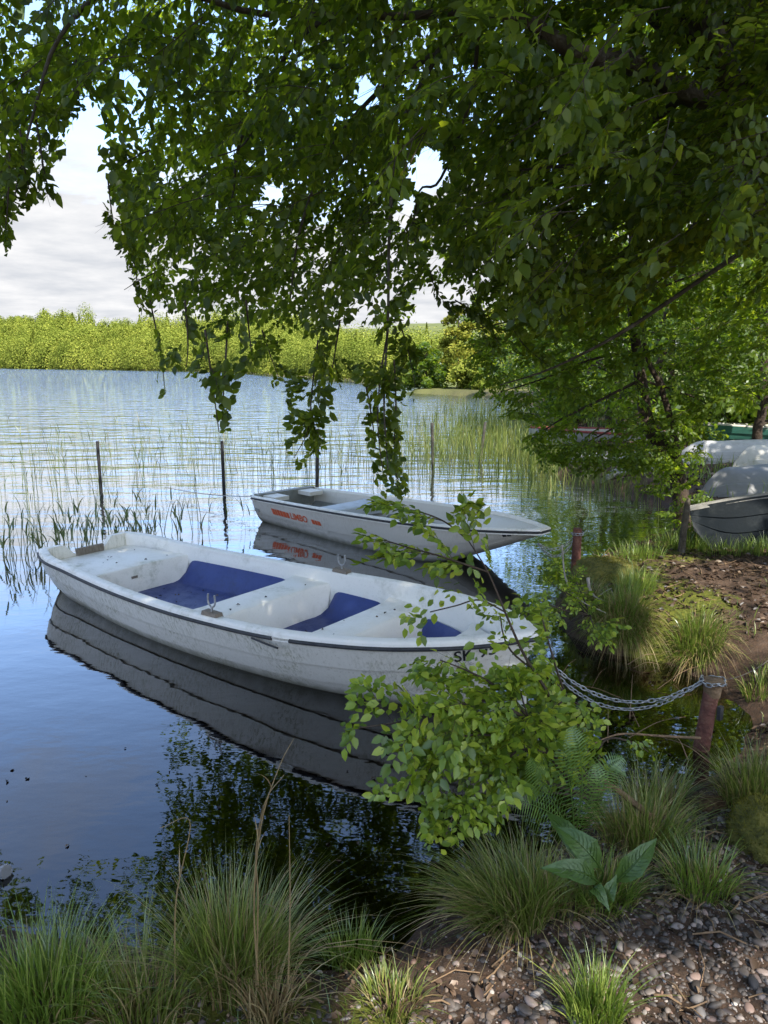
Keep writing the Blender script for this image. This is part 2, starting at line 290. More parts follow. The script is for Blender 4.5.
def gh(x, y):
    x = np.asarray(x, float); y = np.asarray(y, float)
    s = sdf(x, y)+.10*fbm(x*3, y*3, 5)*np.clip(1.5-np.hypot(x, y)/60, 0, 1)*1.4
    near = np.clip(1-np.hypot(x, y)/45, 0, 1)
    rb = sstep(.9, 1.5, x)*sstep(4.2, 4.9, y)                     # the mossy right bank has a steeper edge
    rb2 = sstep(1.3, 2.4, x)*(1-rb)*sstep(2., 2.6, y)
    top = .15+.13*rb+.16*rb2; wd = .34-.20*rb
    h = top*(1-np.exp(-np.maximum(s, 0)/wd))+.045*np.clip(s, 0, 12)*np.clip(1.25-np.hypot(x, y)/60, .25, 1)+.42*np.clip(s-2, 0, .11*np.hypot(x, y))*sstep(110, 210, np.hypot(x, y))*(y > 60)*(x < 40)
    h += .05*np.clip(s-6, 0, 60)*(x > 6)
    h += np.where(s > 0, (fbm(x*1.7, y*1.7, 9)*.10+fbm(x*9, y*9, 3)*.035)*np.clip(s*4, 0, 1)*np.clip(near+.2, 0, 1), 0)
    u = -.45*(1-np.exp(np.minimum(s, 0)/.9))-.03*np.clip(-s, 0, 60)+fbm(x*4, y*4, 20)*.05*np.clip(-s*4, 0, 1)
    return np.where(s > 0, h, u)
az = np.concatenate([np.radians(np.arange(58, 122, .2)), np.radians(np.arange(122, 418, 4.))])
rr = [.25]
while rr[-1] < 3500: rr.append(rr[-1]*(1.013 if rr[-1] < 30 else 1.035))
rr = np.array(rr); A, R_ = np.meshgrid(az, rr); X = R_*np.cos(A); Y = R_*np.sin(A); Z = gh(X, Y)
mb = MB(); mb.grid(np.stack([X, Y, Z], -1), wrap=True, flip=True); mb.add([[0, 0, float(gh(0, 0))]], []); c0 = mb.n-1
k = len(az); mb.F.append((np.array([[c0, i, (i+1) % k] for i in range(k)]), 0))
g = mb.build('ground', M['ground'], smooth=180); tag(g, kind='structure')
moss = np.zeros(mb.n); xs = np.append(X.ravel(), 0); ys = np.append(Y.ravel(), 0)
def blob(cx, cy, r): return np.exp(-((xs-cx)**2+(ys-cy)**2)/(r*r))
for cx, cy, r in [(1.85, 5.9, .55), (2.3, 5.2, .35), (1.75, 5.2, .3), (-.3, 1.75, .35), (-.9, 1.8, .4), (2.1, 3.1, .45), (2.6, 6.6, .5), (.1, 1.6, .25), (1.9, 4.9, .2)]: moss += blob(cx, cy, r)*.8
at_ = g.data.attributes.new('moss', 'FLOAT', 'POINT'); at_.data.foreach_set('value', np.clip(moss, 0, 1).astype(np.float32))
rd = np.hypot(xs, ys); at_ = g.data.attributes.new('meadow', 'FLOAT', 'POINT'); at_.data.foreach_set('value', sstep(35, 60, rd).astype(np.float32))
sdv = sdf(xs, ys); at_ = g.data.attributes.new('sand', 'FLOAT', 'POINT'); at_.data.foreach_set('value', (sstep(70, 100, rd)*(sdv > -2)*(sdv < 2.2)).astype(np.float32))
mb = MB(); rw = np.array([0.01, 2, 5, 10, 30, 100, 400, 1500, 3400]); aw = np.linspace(0, 2*math.pi, 48, endpoint=False); A, R_ = np.meshgrid(aw, rw)
mb.grid(np.stack([R_*np.cos(A), R_*np.sin(A), 0*A], -1), wrap=True, flip=True)
tag(mb.build('water', M['water'], smooth=180), kind='structure')
# ------------------------------------------------------------------ foliage machinery
LEAF = np.array([[0, 0, 0], [.30, .29, .07], [.30, 0, -.01], [.30, -.29, .07], [.66, .24, .03], [.66, 0, -.05], [.66, -.24, .03], [1, 0, -.12]])
LQ = np.array([[1, 2, 5, 4], [2, 3, 6, 5]]); LT = np.array([[0, 2, 1], [0, 3, 2], [4, 5, 7], [5, 6, 7]])
def frames(D, Nn):
    D = unit(D); B = unit(np.cross(Nn, D)); Nn = np.cross(D, B); return np.stack([D, B, Nn], -1)
def spray_template(seed, side=3, droop=.25, wide=1.):
    r = np.random.default_rng(seed); L = []; tw = []
    def run(p0, d0, ln, nl, rad):
        P = [np.array(p0, float)]; d = np.array(d0, float); n = 6
        for i in range(n): d = unit(d+np.array([0, 0, -droop/n])+r.normal(0, .06, 3)); P.append(P[-1]+d*ln/n)
        P = np.array(P); tw.append((P, rad))
        for i in range(nl):
            f = .12+.88*(i+.5)/nl; j = min(int(f*n), n-1); q = P[j]+(P[j+1]-P[j])*(f*n-j); dd = unit(P[j+1]-P[j])
            sd = 1 if i % 2 else -1; sidev = unit(np.cross([0, 0, 1], dd)); a = math.radians(r.uniform(35, 65))*(1-.5*(f > .93))
            ld = unit(dd*math.cos(a)+sidev*sd*math.sin(a)+np.array([0, 0, r.normal(-.28, .22)]))
            nn = unit(np.array([0, 0, 1.])+r.normal(0, .35, 3)+sidev*sd*.15); L.append((q, ld, nn, r.uniform(.11, .19)))
        L.append((P[-1], unit(P[-1]-P[-2]), unit(np.array([0, 0, 1.])+r.normal(0, .3, 3)), .17))
        return P
    P = run((0, 0, 0), (1, 0, .1), 1., 11, .007)
    for k in range(side):
        i = 1+int(k*4/side); sd = 1 if k % 2 else -1; dd = unit(P[i+1]-P[i]); sv = unit(np.cross([0, 0, 1], dd))
        run(P[i], unit(dd+sv*sd*.9*wide+[0, 0, r.normal(0, .1)]), .55-.1*k, 6, .004)
    pos = np.array([l[0] for l in L]); R = frames(np.array([l[1] for l in L]), np.array([l[2] for l in L])); sz = np.array([l[3] for l in L])
    LV = pos[:, None]+np.einsum('nij,kj->nki', R, LEAF)*sz[:, None, None]
    m = MB()
    for p, rad in tw: m.tube(p, np.linspace(rad, rad*.35, len(p)), 3, cap=False)
    return LV, np.concatenate(m.V), np.concatenate([q for q, _ in m.F]), pos
TPL = [spray_template(40+i, 3+i % 2, .2+.12*(i % 3)) for i in range(7)]
TPH = [spray_template(80+i, 2+i % 2, .5, .7) for i in range(5)]
def stamp(lm, tm, T, D, U, scale, tpl, cull=None, leafscale=1., mi=0, cullt=True):
    """sprays at T pointing along D with upper side U"""
    Rm = frames(D, U); idx = rng.integers(0, len(tpl), len(T))
    for k, (LV, tv, tf, pos) in enumerate(tpl):
        s = np.where(idx == k)[0]
        if not len(s): continue
        if leafscale != 1.: LV = LV[:, :1]+(LV-LV[:, :1])*leafscale
        V = np.einsum('nij,lkj->nlki', Rm[s], LV)*scale[s, None, None, None]+T[s, None, None]; V = V.reshape(-1, 8, 3)
        keep = np.ones(len(V), bool)
        if cull is not None: keep = ~cull(V.mean(1))
        V = V[keep]; m = len(V); o = np.arange(m)[:, None, None]*8
        if lm is not None and m:
            base = lm.n; lm.V.append(V.reshape(-1, 3)); lm.n += m*8
            lm.F.append(((o+LQ[None]).reshape(-1, 4)+base, mi)); lm.F.append(((o+LT[None]).reshape(-1, 3)+base, mi))
        if tm is not None:
            W = np.einsum('nij,vj->nvi', Rm[s], tv)*scale[s, None, None]+T[s, None]
            if cull is not None and cullt: W = W[~(cull(T[s]+Rm[s][:, :, 0]*scale[s, None]*.95) | cull(T[s]+Rm[s][:, :, 0]*scale[s, None]*.5) | cull(T[s]))]
            if len(W):
                o = np.arange(len(W))[:, None, None]*len(tv); base = tm.n; tm.V.append(W.reshape(-1, 3)); tm.n += len(W)*len(tv); tm.F.append(((o+tf[None]).reshape(-1, 4)+base, 0))
def quads(mb, P, size, up=.6, mi=0, elong=1.7, nrm=None):
    n = len(P); nn = unit(nrm+rng.normal(0, .35, (n, 3))) if nrm is not None else unit(rng.normal(0, 1, (n, 3))*(1-up*.6)+np.array([0, 0, up])); dd = unit(np.cross(nn, rng.normal(0, 1, (n, 3)))); R = frames(dd, nn)
    sz = size*rng.uniform(.7, 1.3, n); B = np.array([[-.5, 0, 0], [0, -.5/elong, .05], [.5, 0, -.08], [0, .5/elong, .05]])
    V = P[:, None]+np.einsum('nij,kj->nki', R, B)*sz[:, None, None]
    mb.add(V.reshape(-1, 3), np.arange(n*4).reshape(-1, 4), mi)
# canopy outline of the overhanging beech: how low its hanging boughs reach
YB = np.array([(-260, 262), (0, 250), (9, 240), (14, 205), (30, 200), (46, 205), (60, 196), (66, 150), (72, 122), (84, 112), (98, 104), (104, 150), (107, 232), (120, 240), (128, 255), (133, 296), (140, 312), (156, 330), (160, 385), (166, 396), (178, 372), (190, 372), (202, 388), (211, 405), (216, 438), (226, 436), (230, 398), (242, 376),
    (252, 362), (262, 378), (276, 386), (287, 380), (291, 440), (296, 466), (310, 458), (322, 446), (336, 404), (343, 376), (356, 372), (360, 420), (366, 452), (380, 488), (402, 494), (407, 440), (403, 402), (412, 392), (422, 366), (414, 340), (409, 316), (420, 300), (436, 300), (446, 316), (470, 322), (486, 345), (500, 352), (520, 366), (545, 372), (590, 350), (640, 300), (700, 262), (768, 250), (1100, 250)], float)
YF = np.array([(-260, 240), (0, 230), (18, 180), (58, 165), (68, 108), (98, 92), (108, 180), (118, 222), (135, 285), (165, 318), (250, 330), (340, 335), (405, 330), (412, 290), (440, 285), (480, 305), (520, 345), (590, 340), (640, 300), (700, 262), (1100, 250)], float)
HOLES = [(126, 78, 13, 10), (365, 92, 12, 20), (428, 172, 20, 26), (410, 205, 9, 12), (272, 192, 15, 9), (262, 205, 12, 6), (437, 262, 12, 8), (33, 130, 6, 8), (232, 150, 8, 7), (30, 8, 13, 6), (130, 5, 8, 5), (330, 285, 8, 5), (440, 320, 9, 11), (404, 215, 8, 20), (215, 40, 6, 8), (60, 25, 7, 5), (650, 28, 10, 8), (596, 95, 7, 5)]
def is_open(P, soft=0, Yb=None):
    Yb = YB if Yb is None else Yb
    x, y, d = proj(P); j = rng.normal(0, 2.5, x.shape)+np.abs(rng.normal(0, soft, x.shape))+26*fbm(P[..., 0]*5+P[..., 2]*4, P[..., 1]*5+P[..., 2]*6, 61); x = x+30*fbm(P[..., 0]*4+P[..., 2]*6+9, P[..., 1]*5, 62)
    o = (y+j > np.interp(x, Yb[:, 0], Yb[:, 1])) & (y < 620) & (x > -240) & (x < 820)
    LX, LY = np.array([505, 530, 565, 596, 625, 655, 700, 760]), np.array([18, 22, 46, 58, 62, 76, 100, 150])
    o |= (np.abs(y-np.interp(x, LX, LY)) < 15+rng.normal(0, 3, x.shape)) & (x > 505) & (x < 705) & (d < 4.75) & (rng.random(x.shape) < .7)
    o |= (np.abs(x-np.interp(y, [-10, 100, 230], [698, 722, 756])) < 26) & (y > -30) & (y < 110) & (d < 5) & (rng.random(x.shape) < .6)
    for hx, hy, a, b in HOLES: o |= ((x-hx)/a)**2+((y-hy)/b)**2 < 1
    # the water at the left mirrors open sky: no bough hangs where it would be mirrored there
    Q = P*np.array([1, 1, -1.]); x2, y2, d2 = proj(Q); e = rng.normal(0, 6, x.shape)
    o |= (d2 > .3) & (x2 > -300) & (((x2 < 108+e) & (y2 > 300) & (y2 < 862+e)) | ((x2 < 250+e) & (y2 > 300) & (y2 < 712+e)))
    return o
# ------------------------------------------------------------------ big beech over the camera
TB = np.array([5.6, 4.6, float(gh(5.6, 4.6))-.1])
beech = empty('beech_tree', TB); tag(beech, 'large old beech with thick mossy limb overhanging the water from the right', 'tree')
def px_path(pts, n=14):
    P = np.array([atd(*q) for q in pts]); tt = np.linspace(0, 1, len(P)); u = np.linspace(0, 1, n)
    return np.stack([crom(u, tt, P[:, i]) for i in range(3)], -1)
tk = MB()
tr_top = px_path([(880, 340, 5.1), (800, 205, 5.0), (735, 110, 4.9), (700, 20, 4.9), (660, -120, 5.0), (640, -330, 5.6)], 30)
tr_path = np.concatenate([np.stack([crom(np.linspace(0, 1, 12), [0, .5, 1], [TB[i], (TB[i]*.45+tr_top[0, i]*.55), tr_top[0, i]]) for i in range(3)], -1)[:-1], tr_top])
tk.tube(tr_path, np.concatenate([np.linspace(.34, .17, 11), np.linspace(.155, .09, 30)]), 12, jit=.10)
LIMBS = [([(735, 112, 4.9), (690, 92, 4.7), (655, 76, 4.5), (622, 60, 4.3), (596, 58, 4.2), (565, 46, 4.1), (530, 22, 4.1), (480, 12, 4.1), (400, 16, 4.2), (330, 18, 4.3)], .085, .014),
    ([(806, 222, 5.0), (750, 206, 4.8), (700, 190, 4.6), (668, 184, 4.5), (630, 178, 4.5), (580, 166, 4.6), (520, 170, 4.8)], .045, .008),
    ([(712, 205, 5.4), (690, 232, 5.3), (671, 257, 5.2), (640, 278, 5.2), (610, 300, 5.3)], .03, .008),
    ([(760, 240, 5.8), (700, 280, 5.7), (632, 326, 5.6), (590, 350, 5.6), (545, 371, 5.6), (500, 385, 5.6)], .022, .004),
    ([(640, 240, 6.5), (600, 268, 6.4), (556, 298, 6.4), (520, 318, 6.4), (470, 330, 6.4)], .02, .005),
    ([(480, 12, 4.1), (440, 50, 4.4), (380, 90, 4.6), (330, 150, 4.8), (300, 230, 4.8), (290, 300, 4.7)], .022, .005),
    ([(330, 18, 4.3), (300, 36, 4.4), (275, 75, 4.6), (240, 142, 4.8), (232, 200, 4.8), (215, 260, 4.6)], .02, .004),
    ([(390, 16, 4.2), (320, 15, 4.1), (250, 12, 3.9), (140, -20, 3.6), (90, 2, 3.4), (55, 45, 3.3), (40, 90, 3.3), (24, 150, 3.3), (14, 200, 3.3)], .02, .003),
    ([(440, 50, 4.4), (400, 130, 4.2), (390, 220, 4.0), (388, 320, 3.8), (384, 400, 3.7), (388, 470, 3.7)], .014, .003),
    ([(275, 75, 4.6), (262, 105, 5.2), (243, 145, 5.4), (205, 160, 5.6)], .012, .004),
    ([(480, 12, 4.1), (470, 100, 4.5), (440, 180, 4.9), (420, 190, 5), (414, 230, 5.0), (420, 262, 5)], .014, .003),
    ([(596, 58, 4.2), (560, 90, 4.6), (520, 150, 5.2), (500, 210, 5.6), (450, 270, 6)], .022, .005),
    ([(690, 92, 4.7), (640, 130, 5.4), (600, 160, 6.2), (560, 230, 7), (520, 260, 7.3)], .03, .006),
    ([(768, 60, 5.5), (740, 20, 5.4), (700, 60, 5.6), (690, 130, 6.2), (640, 200, 6.6)], .03, .008)]
for pts, r0, r1 in LIMBS: tk.tube(px_path(pts, 24), np.linspace(r0, r1, 24), 7, jit=.12)
# limbs that spread behind and above the viewer
for k in range(12):
    a = rng.uniform(0, 6.28); p0 = tr_path[22+k]; e = np.array([TB[0]-1+7.5*math.cos(a), TB[1]+7.5*math.sin(a), rng.uniform(6.2, 8.5)])
    if np.any(is_open(np.array([e, (p0+e)/2]))) : continue
    P = p0+(e-p0)*np.linspace(0, 1, 10)[:, None]; P[:, 2] += np.sin(np.linspace(0, 3.14, 10))*.8; tk.tube(P, np.linspace(.09, .02, 10), 6, jit=.1)
tk.V = [v-TB for v in tk.V]; tk.build('trunk', M['bark'], beech, smooth=60)
lm, tm = MB(), MB()
def droopdir(n, P, d):
    out = P-np.array([5.2, 5., 3.]); out[:, 2] = 0; out = unit(out)
    return unit(out+rng.normal(0, .45, (n, 3))*[1, 1, .5]+np.array([0, 0, -1.])*d[:, None])
def soft_open(P): o = is_open(P, 14, YF); return o | ((proj(P)[0] < 480) & (rng.random(o.shape) < .12))
def fill(n, x0, x1, y0, y1, d0, d1, drp=(.2, .9), sc=(.30, .48), tpl=TPL, pull=.12, ls=1.):
    x = rng.uniform(x0, x1, n); y = rng.uniform(y0, y1, n); d = rng.uniform(d0, d1, n)
    P = atd(x, y, d[:, None] if False else 1.)  # unit depth
    P = np.array([0, 0, H])+(P-np.array([0, 0, H]))*d[:, None]
    yb = np.interp(x, YB[:, 0], YB[:, 1]); k = (y < yb-4) & (P[:, 2] > 1.0); P, d = P[k], d[k]
    D = droopdir(len(P), P, rng.uniform(*drp, len(P))); sc_ = rng.uniform(*sc, len(P))
    T = P-D*sc_[:, None]*.5; U = unit(np.array([0, 0, 1.])+rng.normal(0, .4, (len(P), 3)))
    stamp(lm, tm, T, D, U, sc_, tpl, soft_open, ls)
fill(680, -200, 560, -160, 480, 3.1, 5.0, (.3, 1.2), ls=.85)
fill(300, -200, 840, -200, 200, 3.2, 5.0)
fill(900, -200, 560, -160, 460, 5.0, 8.5, (.2, .9), ls=.88)
fill(1250, 430, 900, -200, 420, 4.6, 8.0, (.0, .6))
fill(330, 520, 900, -200, 300, 4.0, 5.5, (.0, .6))
fill(260, 640, 860, -60, 340, 3.4, 4.5, (.1, .7), ls=.85)
fill(30, 380, 760, -20, 260, 1.9, 2.6, (.2, .9), (.26, .36))     # a few big near leaves
# hanging strands that give the ragged lower edge
STR = [([(152, 215), (130, 226), (112, 234)], 4.6), ([(165, 268), (140, 280), (124, 290)], 4.8), ([(150, 150), (130, 160), (112, 172)], 4.6), ([(150, 300), (160, 350), (165, 390)], 3.9), ([(205, 330), (212, 380), (219, 432)], 3.0), ([(228, 320), (225, 370), (222, 420)], 3.1), ([(185, 300), (188, 345), (186, 368)], 3.6), ([(262, 330), (272, 360), (280, 380)], 4.2), ([(318, 340), (312, 390), (308, 430), (294, 458)], 4.0), ([(340, 320), (332, 370), (322, 410), (316, 440)], 4.1),
    ([(388, 330), (380, 380), (378, 430), (385, 486)], 3.7), ([(394, 360), (396, 410), (394, 450), (398, 488)], 3.7), ([(365, 380), (372, 420), (376, 450)], 3.8), ([(402, 330), (408, 350), (416, 388)], 4.0), ([(108, 180), (112, 215), (116, 236)], 4.3), ([(128, 230), (134, 262), (138, 290)], 5.0), ([(10, 150), (8, 200), (4, 244)], 3.2), ([(36, 120), (44, 170), (52, 200)], 3.3), ([(20, 130), (24, 165), (30, 192)], 3.2),
    ([(430, 270), (436, 290), (452, 312)], 5.0), ([(470, 290), (486, 320), (500, 345)], 6.0), ([(500, 300), (520, 340), (548, 366)], 6.0), ([(455, 300), (478, 316), (486, 340)], 5.0), ([(246, 300), (250, 340), (252, 356)], 3.3), ([(76, 60), (78, 90), (80, 108)], 3.6)]
T_, D_, S_ = [], [], []
for pts, d in STR:
    P = px_path([(a, b, d+rng.normal(0, .05)) for a, b in pts], 12); tm.tube(P, np.linspace(.005, .0018, 12), 4, cap=False)
    for f in np.arange(0, .98, .10/max(.3, np.linalg.norm(P[-1]-P[0]))*1.45):
        i = min(int(f*11), 10); q = P[i]+(P[i+1]-P[i])*(f*11-i); tv = unit(P[i+1]-P[i])
        for _ in range(1 if rng.random() < .45 else 2):
            T_.append(q); D_.append(unit(tv*1.0+rng.normal(0, .42, 3))); S_.append(rng.uniform(.17, .27))
T_, D_, S_ = np.array(T_), np.array(D_), np.array(S_)
stamp(lm, tm, T_, D_, unit(np.cross(D_, rng.normal(0, 1, (len(D_), 3)))), S_, TPH, is_open, 1.42)
n = 1700; x = np.where(rng.random(n) < .76, rng.uniform(120, 1000, n), rng.uniform(235, 460, n)); y = rng.uniform(600, 1010, n); d = rng.uniform(6.5, 11, n); P = np.array([0, 0, H])+(atd(x, y, 1.)-np.array([0, 0, H]))*d[:, None]; P[:, 2] *= -1
P = P[(P[:, 2] > 2.6) & (x > np.interp(y, [600, 700, 720, 1000], [430, 330, 120, 100]))]; D = droopdir(len(P), P, rng.uniform(.1, .8, len(P))); stamp(lm, tm, P, D, unit(np.array([0, 0, 1.])+rng.normal(0, .4, (len(P), 3))), rng.uniform(.42, .62, len(P)), TPL, lambda P: soft_open(P) & (proj(P)[0] < 560))
# upper and rear parts of the crown, out of the picture: they shade the shore and are mirrored in the lake; leaf quads added along the sun's path deepen that shade
n = 15000; r = rng.random(n)**.4; th = rng.uniform(0, 6.283, n); ph = np.arccos(rng.uniform(-.55, 1, n))
P = np.stack([4.2+8.2*r*np.sin(ph)*np.cos(th), 3.2+9.0*r*np.sin(ph)*np.sin(th), 4.4+4.6*r*np.cos(ph)], -1)
cl = fbm(P[:, 0]*.8, P[:, 1]*.8+P[:, 2], 33); P = P[(cl > -.13) & (P[:, 2] > 2.9+.25*np.hypot(P[:, 0]-1, P[:, 1]-2)*0)]
P = P[(np.linalg.norm(P-[0, 0, H], axis=1) > 2.2) & ~((P[:, 0] > 1.2) & (P[:, 1] > 2.5) & (rng.random(len(P)) < .8))]
x, y, d = proj(P); P = P[~is_open(P) & ~((x > -60) & (x < 830) & (y > -60) & (y < 1100) & (P[:, 1] > 0) & (d < 4.5))]
um = MB(); quads(um, P, .135, .6)
n = 32000; tt_ = rng.uniform(7.5, 12.5, n); Q = np.stack([rng.uniform(-4.6, 1.7, n), rng.uniform(2.2, 10.8, n), 0*tt_], -1)+np.array(S)*tt_[:, None]; x, y, d = proj(Q)  # quads added between the sun and the moored boats to block direct light
Q = Q[~is_open(Q) & ~((x > -80) & (x < 850) & (y > -80) & (y < 1100) & (Q[:, 1] > 0) & (d < 4.5))]; quads(um, Q, .19, .7)
n = 9500; tt_ = rng.uniform(6, 9.5, n); Q = np.stack([rng.uniform(3.2, 8.5, n), rng.uniform(7.5, 13.5, n), 0*tt_], -1)+np.array(S)*tt_[:, None]; x, y, d = proj(Q); Q = Q[~is_open(Q) & ~((x > -80) & (x < 850) & (y > -80) & (y < 1100) & (Q[:, 1] > 0) & (d < 4.5))]; quads(um, Q, .19, .7)  # second added batch, sunward of the beached boats to keep them in shade
n = 6000; tt_ = rng.uniform(7.5, 12.5, n); Q = np.stack([rng.uniform(-4., -.2, n), rng.uniform(1., 2.5, n), 0*tt_], -1)+np.array(S)*tt_[:, None]; quads(um, Q, .19, .7)  # third added batch, holds the sun off the grass at the near left
lm.V = [v-TB for v in lm.V]; tm.V = [v-TB for v in tm.V]; um.V = [v-TB for v in um.V]
for (q, mi) in um.F: lm.F.append((q+lm.n, 0))
lm.V += um.V; lm.n += um.n
lm.build('crown', M['beech'], beech, smooth=180); tm.build('twigs', M['twig'], beech, smooth=180)
# ------------------------------------------------------------------ slim tree at the water's edge
SB = np.array([3.12, 7.55, float(gh(3.12, 7.55))-.05]); slim = empty('waterside_tree', SB)
tag(slim, 'slim double stemmed alder with bright leaves leaning over the shore', 'tree')
tk = MB()
def wpath(pts, n=16): P = np.array(pts, float); tt = np.linspace(0, 1, len(P)); return np.stack([crom(np.linspace(0, 1, n), tt, P[:, i]) for i in range(3)], -1)
s1 = px_path([(684, 540, 7.75), (680, 490, 7.7), (668, 450, 7.7), (650, 430, 7.7), (642, 390, 7.8), (636, 340, 7.9), (632, 290, 8.0), (634, 200, 8.4)], 30)
s2 = px_path([(684, 540, 7.75), (684, 500, 7.7), (680, 470, 7.6), (672, 425, 7.5), (660, 385, 7.5), (648, 360, 7.5), (640, 320, 7.6)], 24)
tk.tube(s1, np.linspace(.095, .045, 30), 9, jit=.12); tk.tube(s2, np.linspace(.05, .02, 24), 7, jit=.1)
for pts, r0 in [([(640, 380, 7.8), (600, 400, 7.6), (560, 420, 7.4), (530, 440, 7.3)], .018), ([(645, 410, 7.7), (610, 430, 7.5), (570, 452, 7.4)], .015), ([(638, 350, 7.9), (590, 360, 7.8), (540, 380, 7.6), (500, 392, 7.5)], .018), ([(672, 440, 7.7), (640, 470, 7.4), (610, 480, 7.2)], .012), ([(660, 385, 7.5), (700, 400, 7.3), (730, 420, 7.2)], .012), ([(634, 300, 8), (680, 280, 8), (740, 260, 8.2)], .02), ([(633, 260, 8), (590, 270, 8), (540, 300, 8.0)], .02)]:
    tk.tube(px_path(pts, 12), np.linspace(r0, r0*.3, 12), 5, jit=.1)
tk.V = [v-SB for v in tk.V]; tk.build('trunk', M['bark_brown'], slim, smooth=60)
lm, tm = MB(), MB()
def region(n, poly, d0, d1, drp, sc, ls=1., lmm=None, tmm=None, bias=(-.5, -.3, 0), tpl=TPL, cull=None):
    poly = np.array(poly, float); x = rng.uniform(poly[:, 0].min(), poly[:, 0].max(), n); y = rng.uniform(poly[:, 1].min(), poly[:, 1].max(), n); ins = np.zeros(n, bool)
    for a, b in zip(poly, np.roll(poly, -1, 0)):
        c = (a[1] > y) != (b[1] > y)
        with np.errstate(all='ignore'): ins ^= c & (x < (b[0]-a[0])*(y-a[1])/(b[1]-a[1])+a[0])
    x, y = x[ins], y[ins]; d = rng.uniform(d0, d1, len(x)); P = np.array([0, 0, H])+(atd(x, y, 1.)-np.array([0, 0, H]))*d[:, None]
    D = unit(rng.normal(0, .7, (len(P), 3))*[1, 1, .35]+np.array(bias)+np.array([0, 0, -1.])*rng.uniform(*drp, len(P))[:, None]); sc_ = rng.uniform(*sc, len(P))
    stamp(lmm, tmm, P-D*sc_[:, None]*.4, D, unit(np.array([0, 0, 1.])+rng.normal(0, .4, (len(P), 3))), sc_, tpl, cull, ls); return P
region(560, [(470, 330), (560, 330), (640, 260), (790, 250), (790, 400), (690, 420), (690, 470), (660, 440), (600, 432), (530, 438), (500, 402), (485, 392)], 6.6, 8.8, (0, .4), (.26, .42), 1., lm, tm)
region(110, [(520, 436), (560, 440), (620, 440), (668, 440), (670, 470), (600, 468), (540, 460)], 6.8, 7.8, (0, .4), (.2, .32), 1., lm, tm)
region(120, [(596, 410), (700, 410), (705, 500), (690, 535), (668, 530), (650, 500), (625, 475)], 7.0, 7.9, (0, .5), (.2, .32), 1., lm, tm)
lm.V = [v-SB for v in lm.V]; tm.V = [v-SB for v in tm.V]
lm.build('crown', M['beech_bright'], slim, smooth=180); tm.build('twigs', M['twig'], slim, smooth=180)
# ------------------------------------------------------------------ woodland trees behind the boats
def wood_tree(name, label, x, y, hgt, rad, nl, size, mat, trunk_r=.12, low=.22, group='trees of the shore wood', lean=(0, 0)):
    b = np.array([x, y, float(gh(x, y))-.1]); rt = empty(name, b); tag(rt, label, 'tree', group)
    tk = MB(); n = 14; P = np.stack([lean[0]*np.linspace(0, 1, n)**1.5+rng.normal(0, .05, n), lean[1]*np.linspace(0, 1, n)**1.5+rng.normal(0, .05, n), np.linspace(0, hgt*.92, n)], -1)
    tk.tube(P, np.linspace(trunk_r, trunk_r*.25, n), 8, jit=.12); C = []
    for k in range(16):
        f = low+(1-low)*k/16; i = int(f*(n-1)); a = k*2.4+rng.uniform(-.4, .4); rr_ = rad*(1.05-.75*max(0, f-.35))*rng.uniform(.6, 1)
        e = P[i]+np.array([math.cos(a)*rr_, math.sin(a)*rr_, rng.uniform(-.1, .22)*rr_]); q = P[i]+(e-P[i])*np.linspace(0, 1, 6)[:, None]; q[:, 2] += np.sin(np.linspace(0, 3.1, 6))*.12*rr_
        tk.tube(q, np.linspace(trunk_r*.4*(1-f*.6), .01, 6), 5)
        C += [(q[2], rr_*.30), (q[3], rr_*.34), (q[4], rr_*.34), (q[5], rr_*.3)]
    tk.build('trunk', M['bark_brown'], rt, smooth=60)
    ci = rng.integers(0, len(C), nl); cen = np.array([c[0] for c in C])[ci]; rd_ = np.array([c[1] for c in C])[ci]
    Pq = cen+unit(rng.normal(0, 1, (nl, 3)))*(rng.random(nl)**.5*rd_)[:, None]*[1, 1, .62 if 'point' not in name else .95]
    m = MB(); quads(m, Pq, size, .7); m.build('crown', mat, rt, smooth=180); return rt
WT = [('round shore tree leaning out behind the weathered boats', 5.6, 17.6, 10.5, 2.6, 5200, .14), ('leafy tree over the pale canoe', 7.0, 13.8, 7.2, 2.3, 5200, .13), ('leafy tree behind the green canoe with a thin dark trunk', 8.3, 16.5, 7.5, 2.3, 5200, .15), ('tall dark trunk just left of the green canoe tip', 6.6, 17.5, 8, 2.2, 5200, .15), ('bright shore tree behind the red trimmed boat', 6.2, 20.5, 11, 2.8, 5200, .15),
    ('tree with low arching boughs at the edge of the reed bed', 7.0, 25.5, 12.5, 3.2, 5200, .17), ('broad tree at the right edge above the boats', 10.8, 17.5, 8.5, 2.8, 5600, .16), ('wood tree far behind the white canoe', 9.6, 22, 9.5, 3, 6000, .18),
    ('tall tree deep in the wood between two dark trunks', 12.8, 26, 11, 3.4, 6000, .2), ('yellow green tree filling the gap above the reeds', 8.2, 31, 8.5, 3.2, 6000, .2), ('tall tree at the back of the wood on the right', 17, 28, 13, 4, 6000, .22),
    ('tree standing far right behind the beached boats', 14.2, 19, 9, 3, 5000, .17), ('pale green tree near the bay behind the reed bed', 9.5, 40, 9, 3.6, 6000, .24), ('dense tree closing the wood along the bay', 14.5, 38, 12, 4.2, 6000, .26), ('dense tree closing the back of the wood', 22, 36, 14, 5, 6000, .28), ('young tree leaning over the weathered boats', 5.2, 14.2, 4.6, 1.5, 3600, .11)]
for i, (lb, x, y, h_, r_, nl, sz) in enumerate(WT): wood_tree('woodland_tree', lb, x, y, h_, r_, int(nl*1.2), sz, M['wood_leaf'] if i not in (3, 6) else M['beech_bright'], .09+.01*(i % 3), .12 if i not in (3,) else .3)
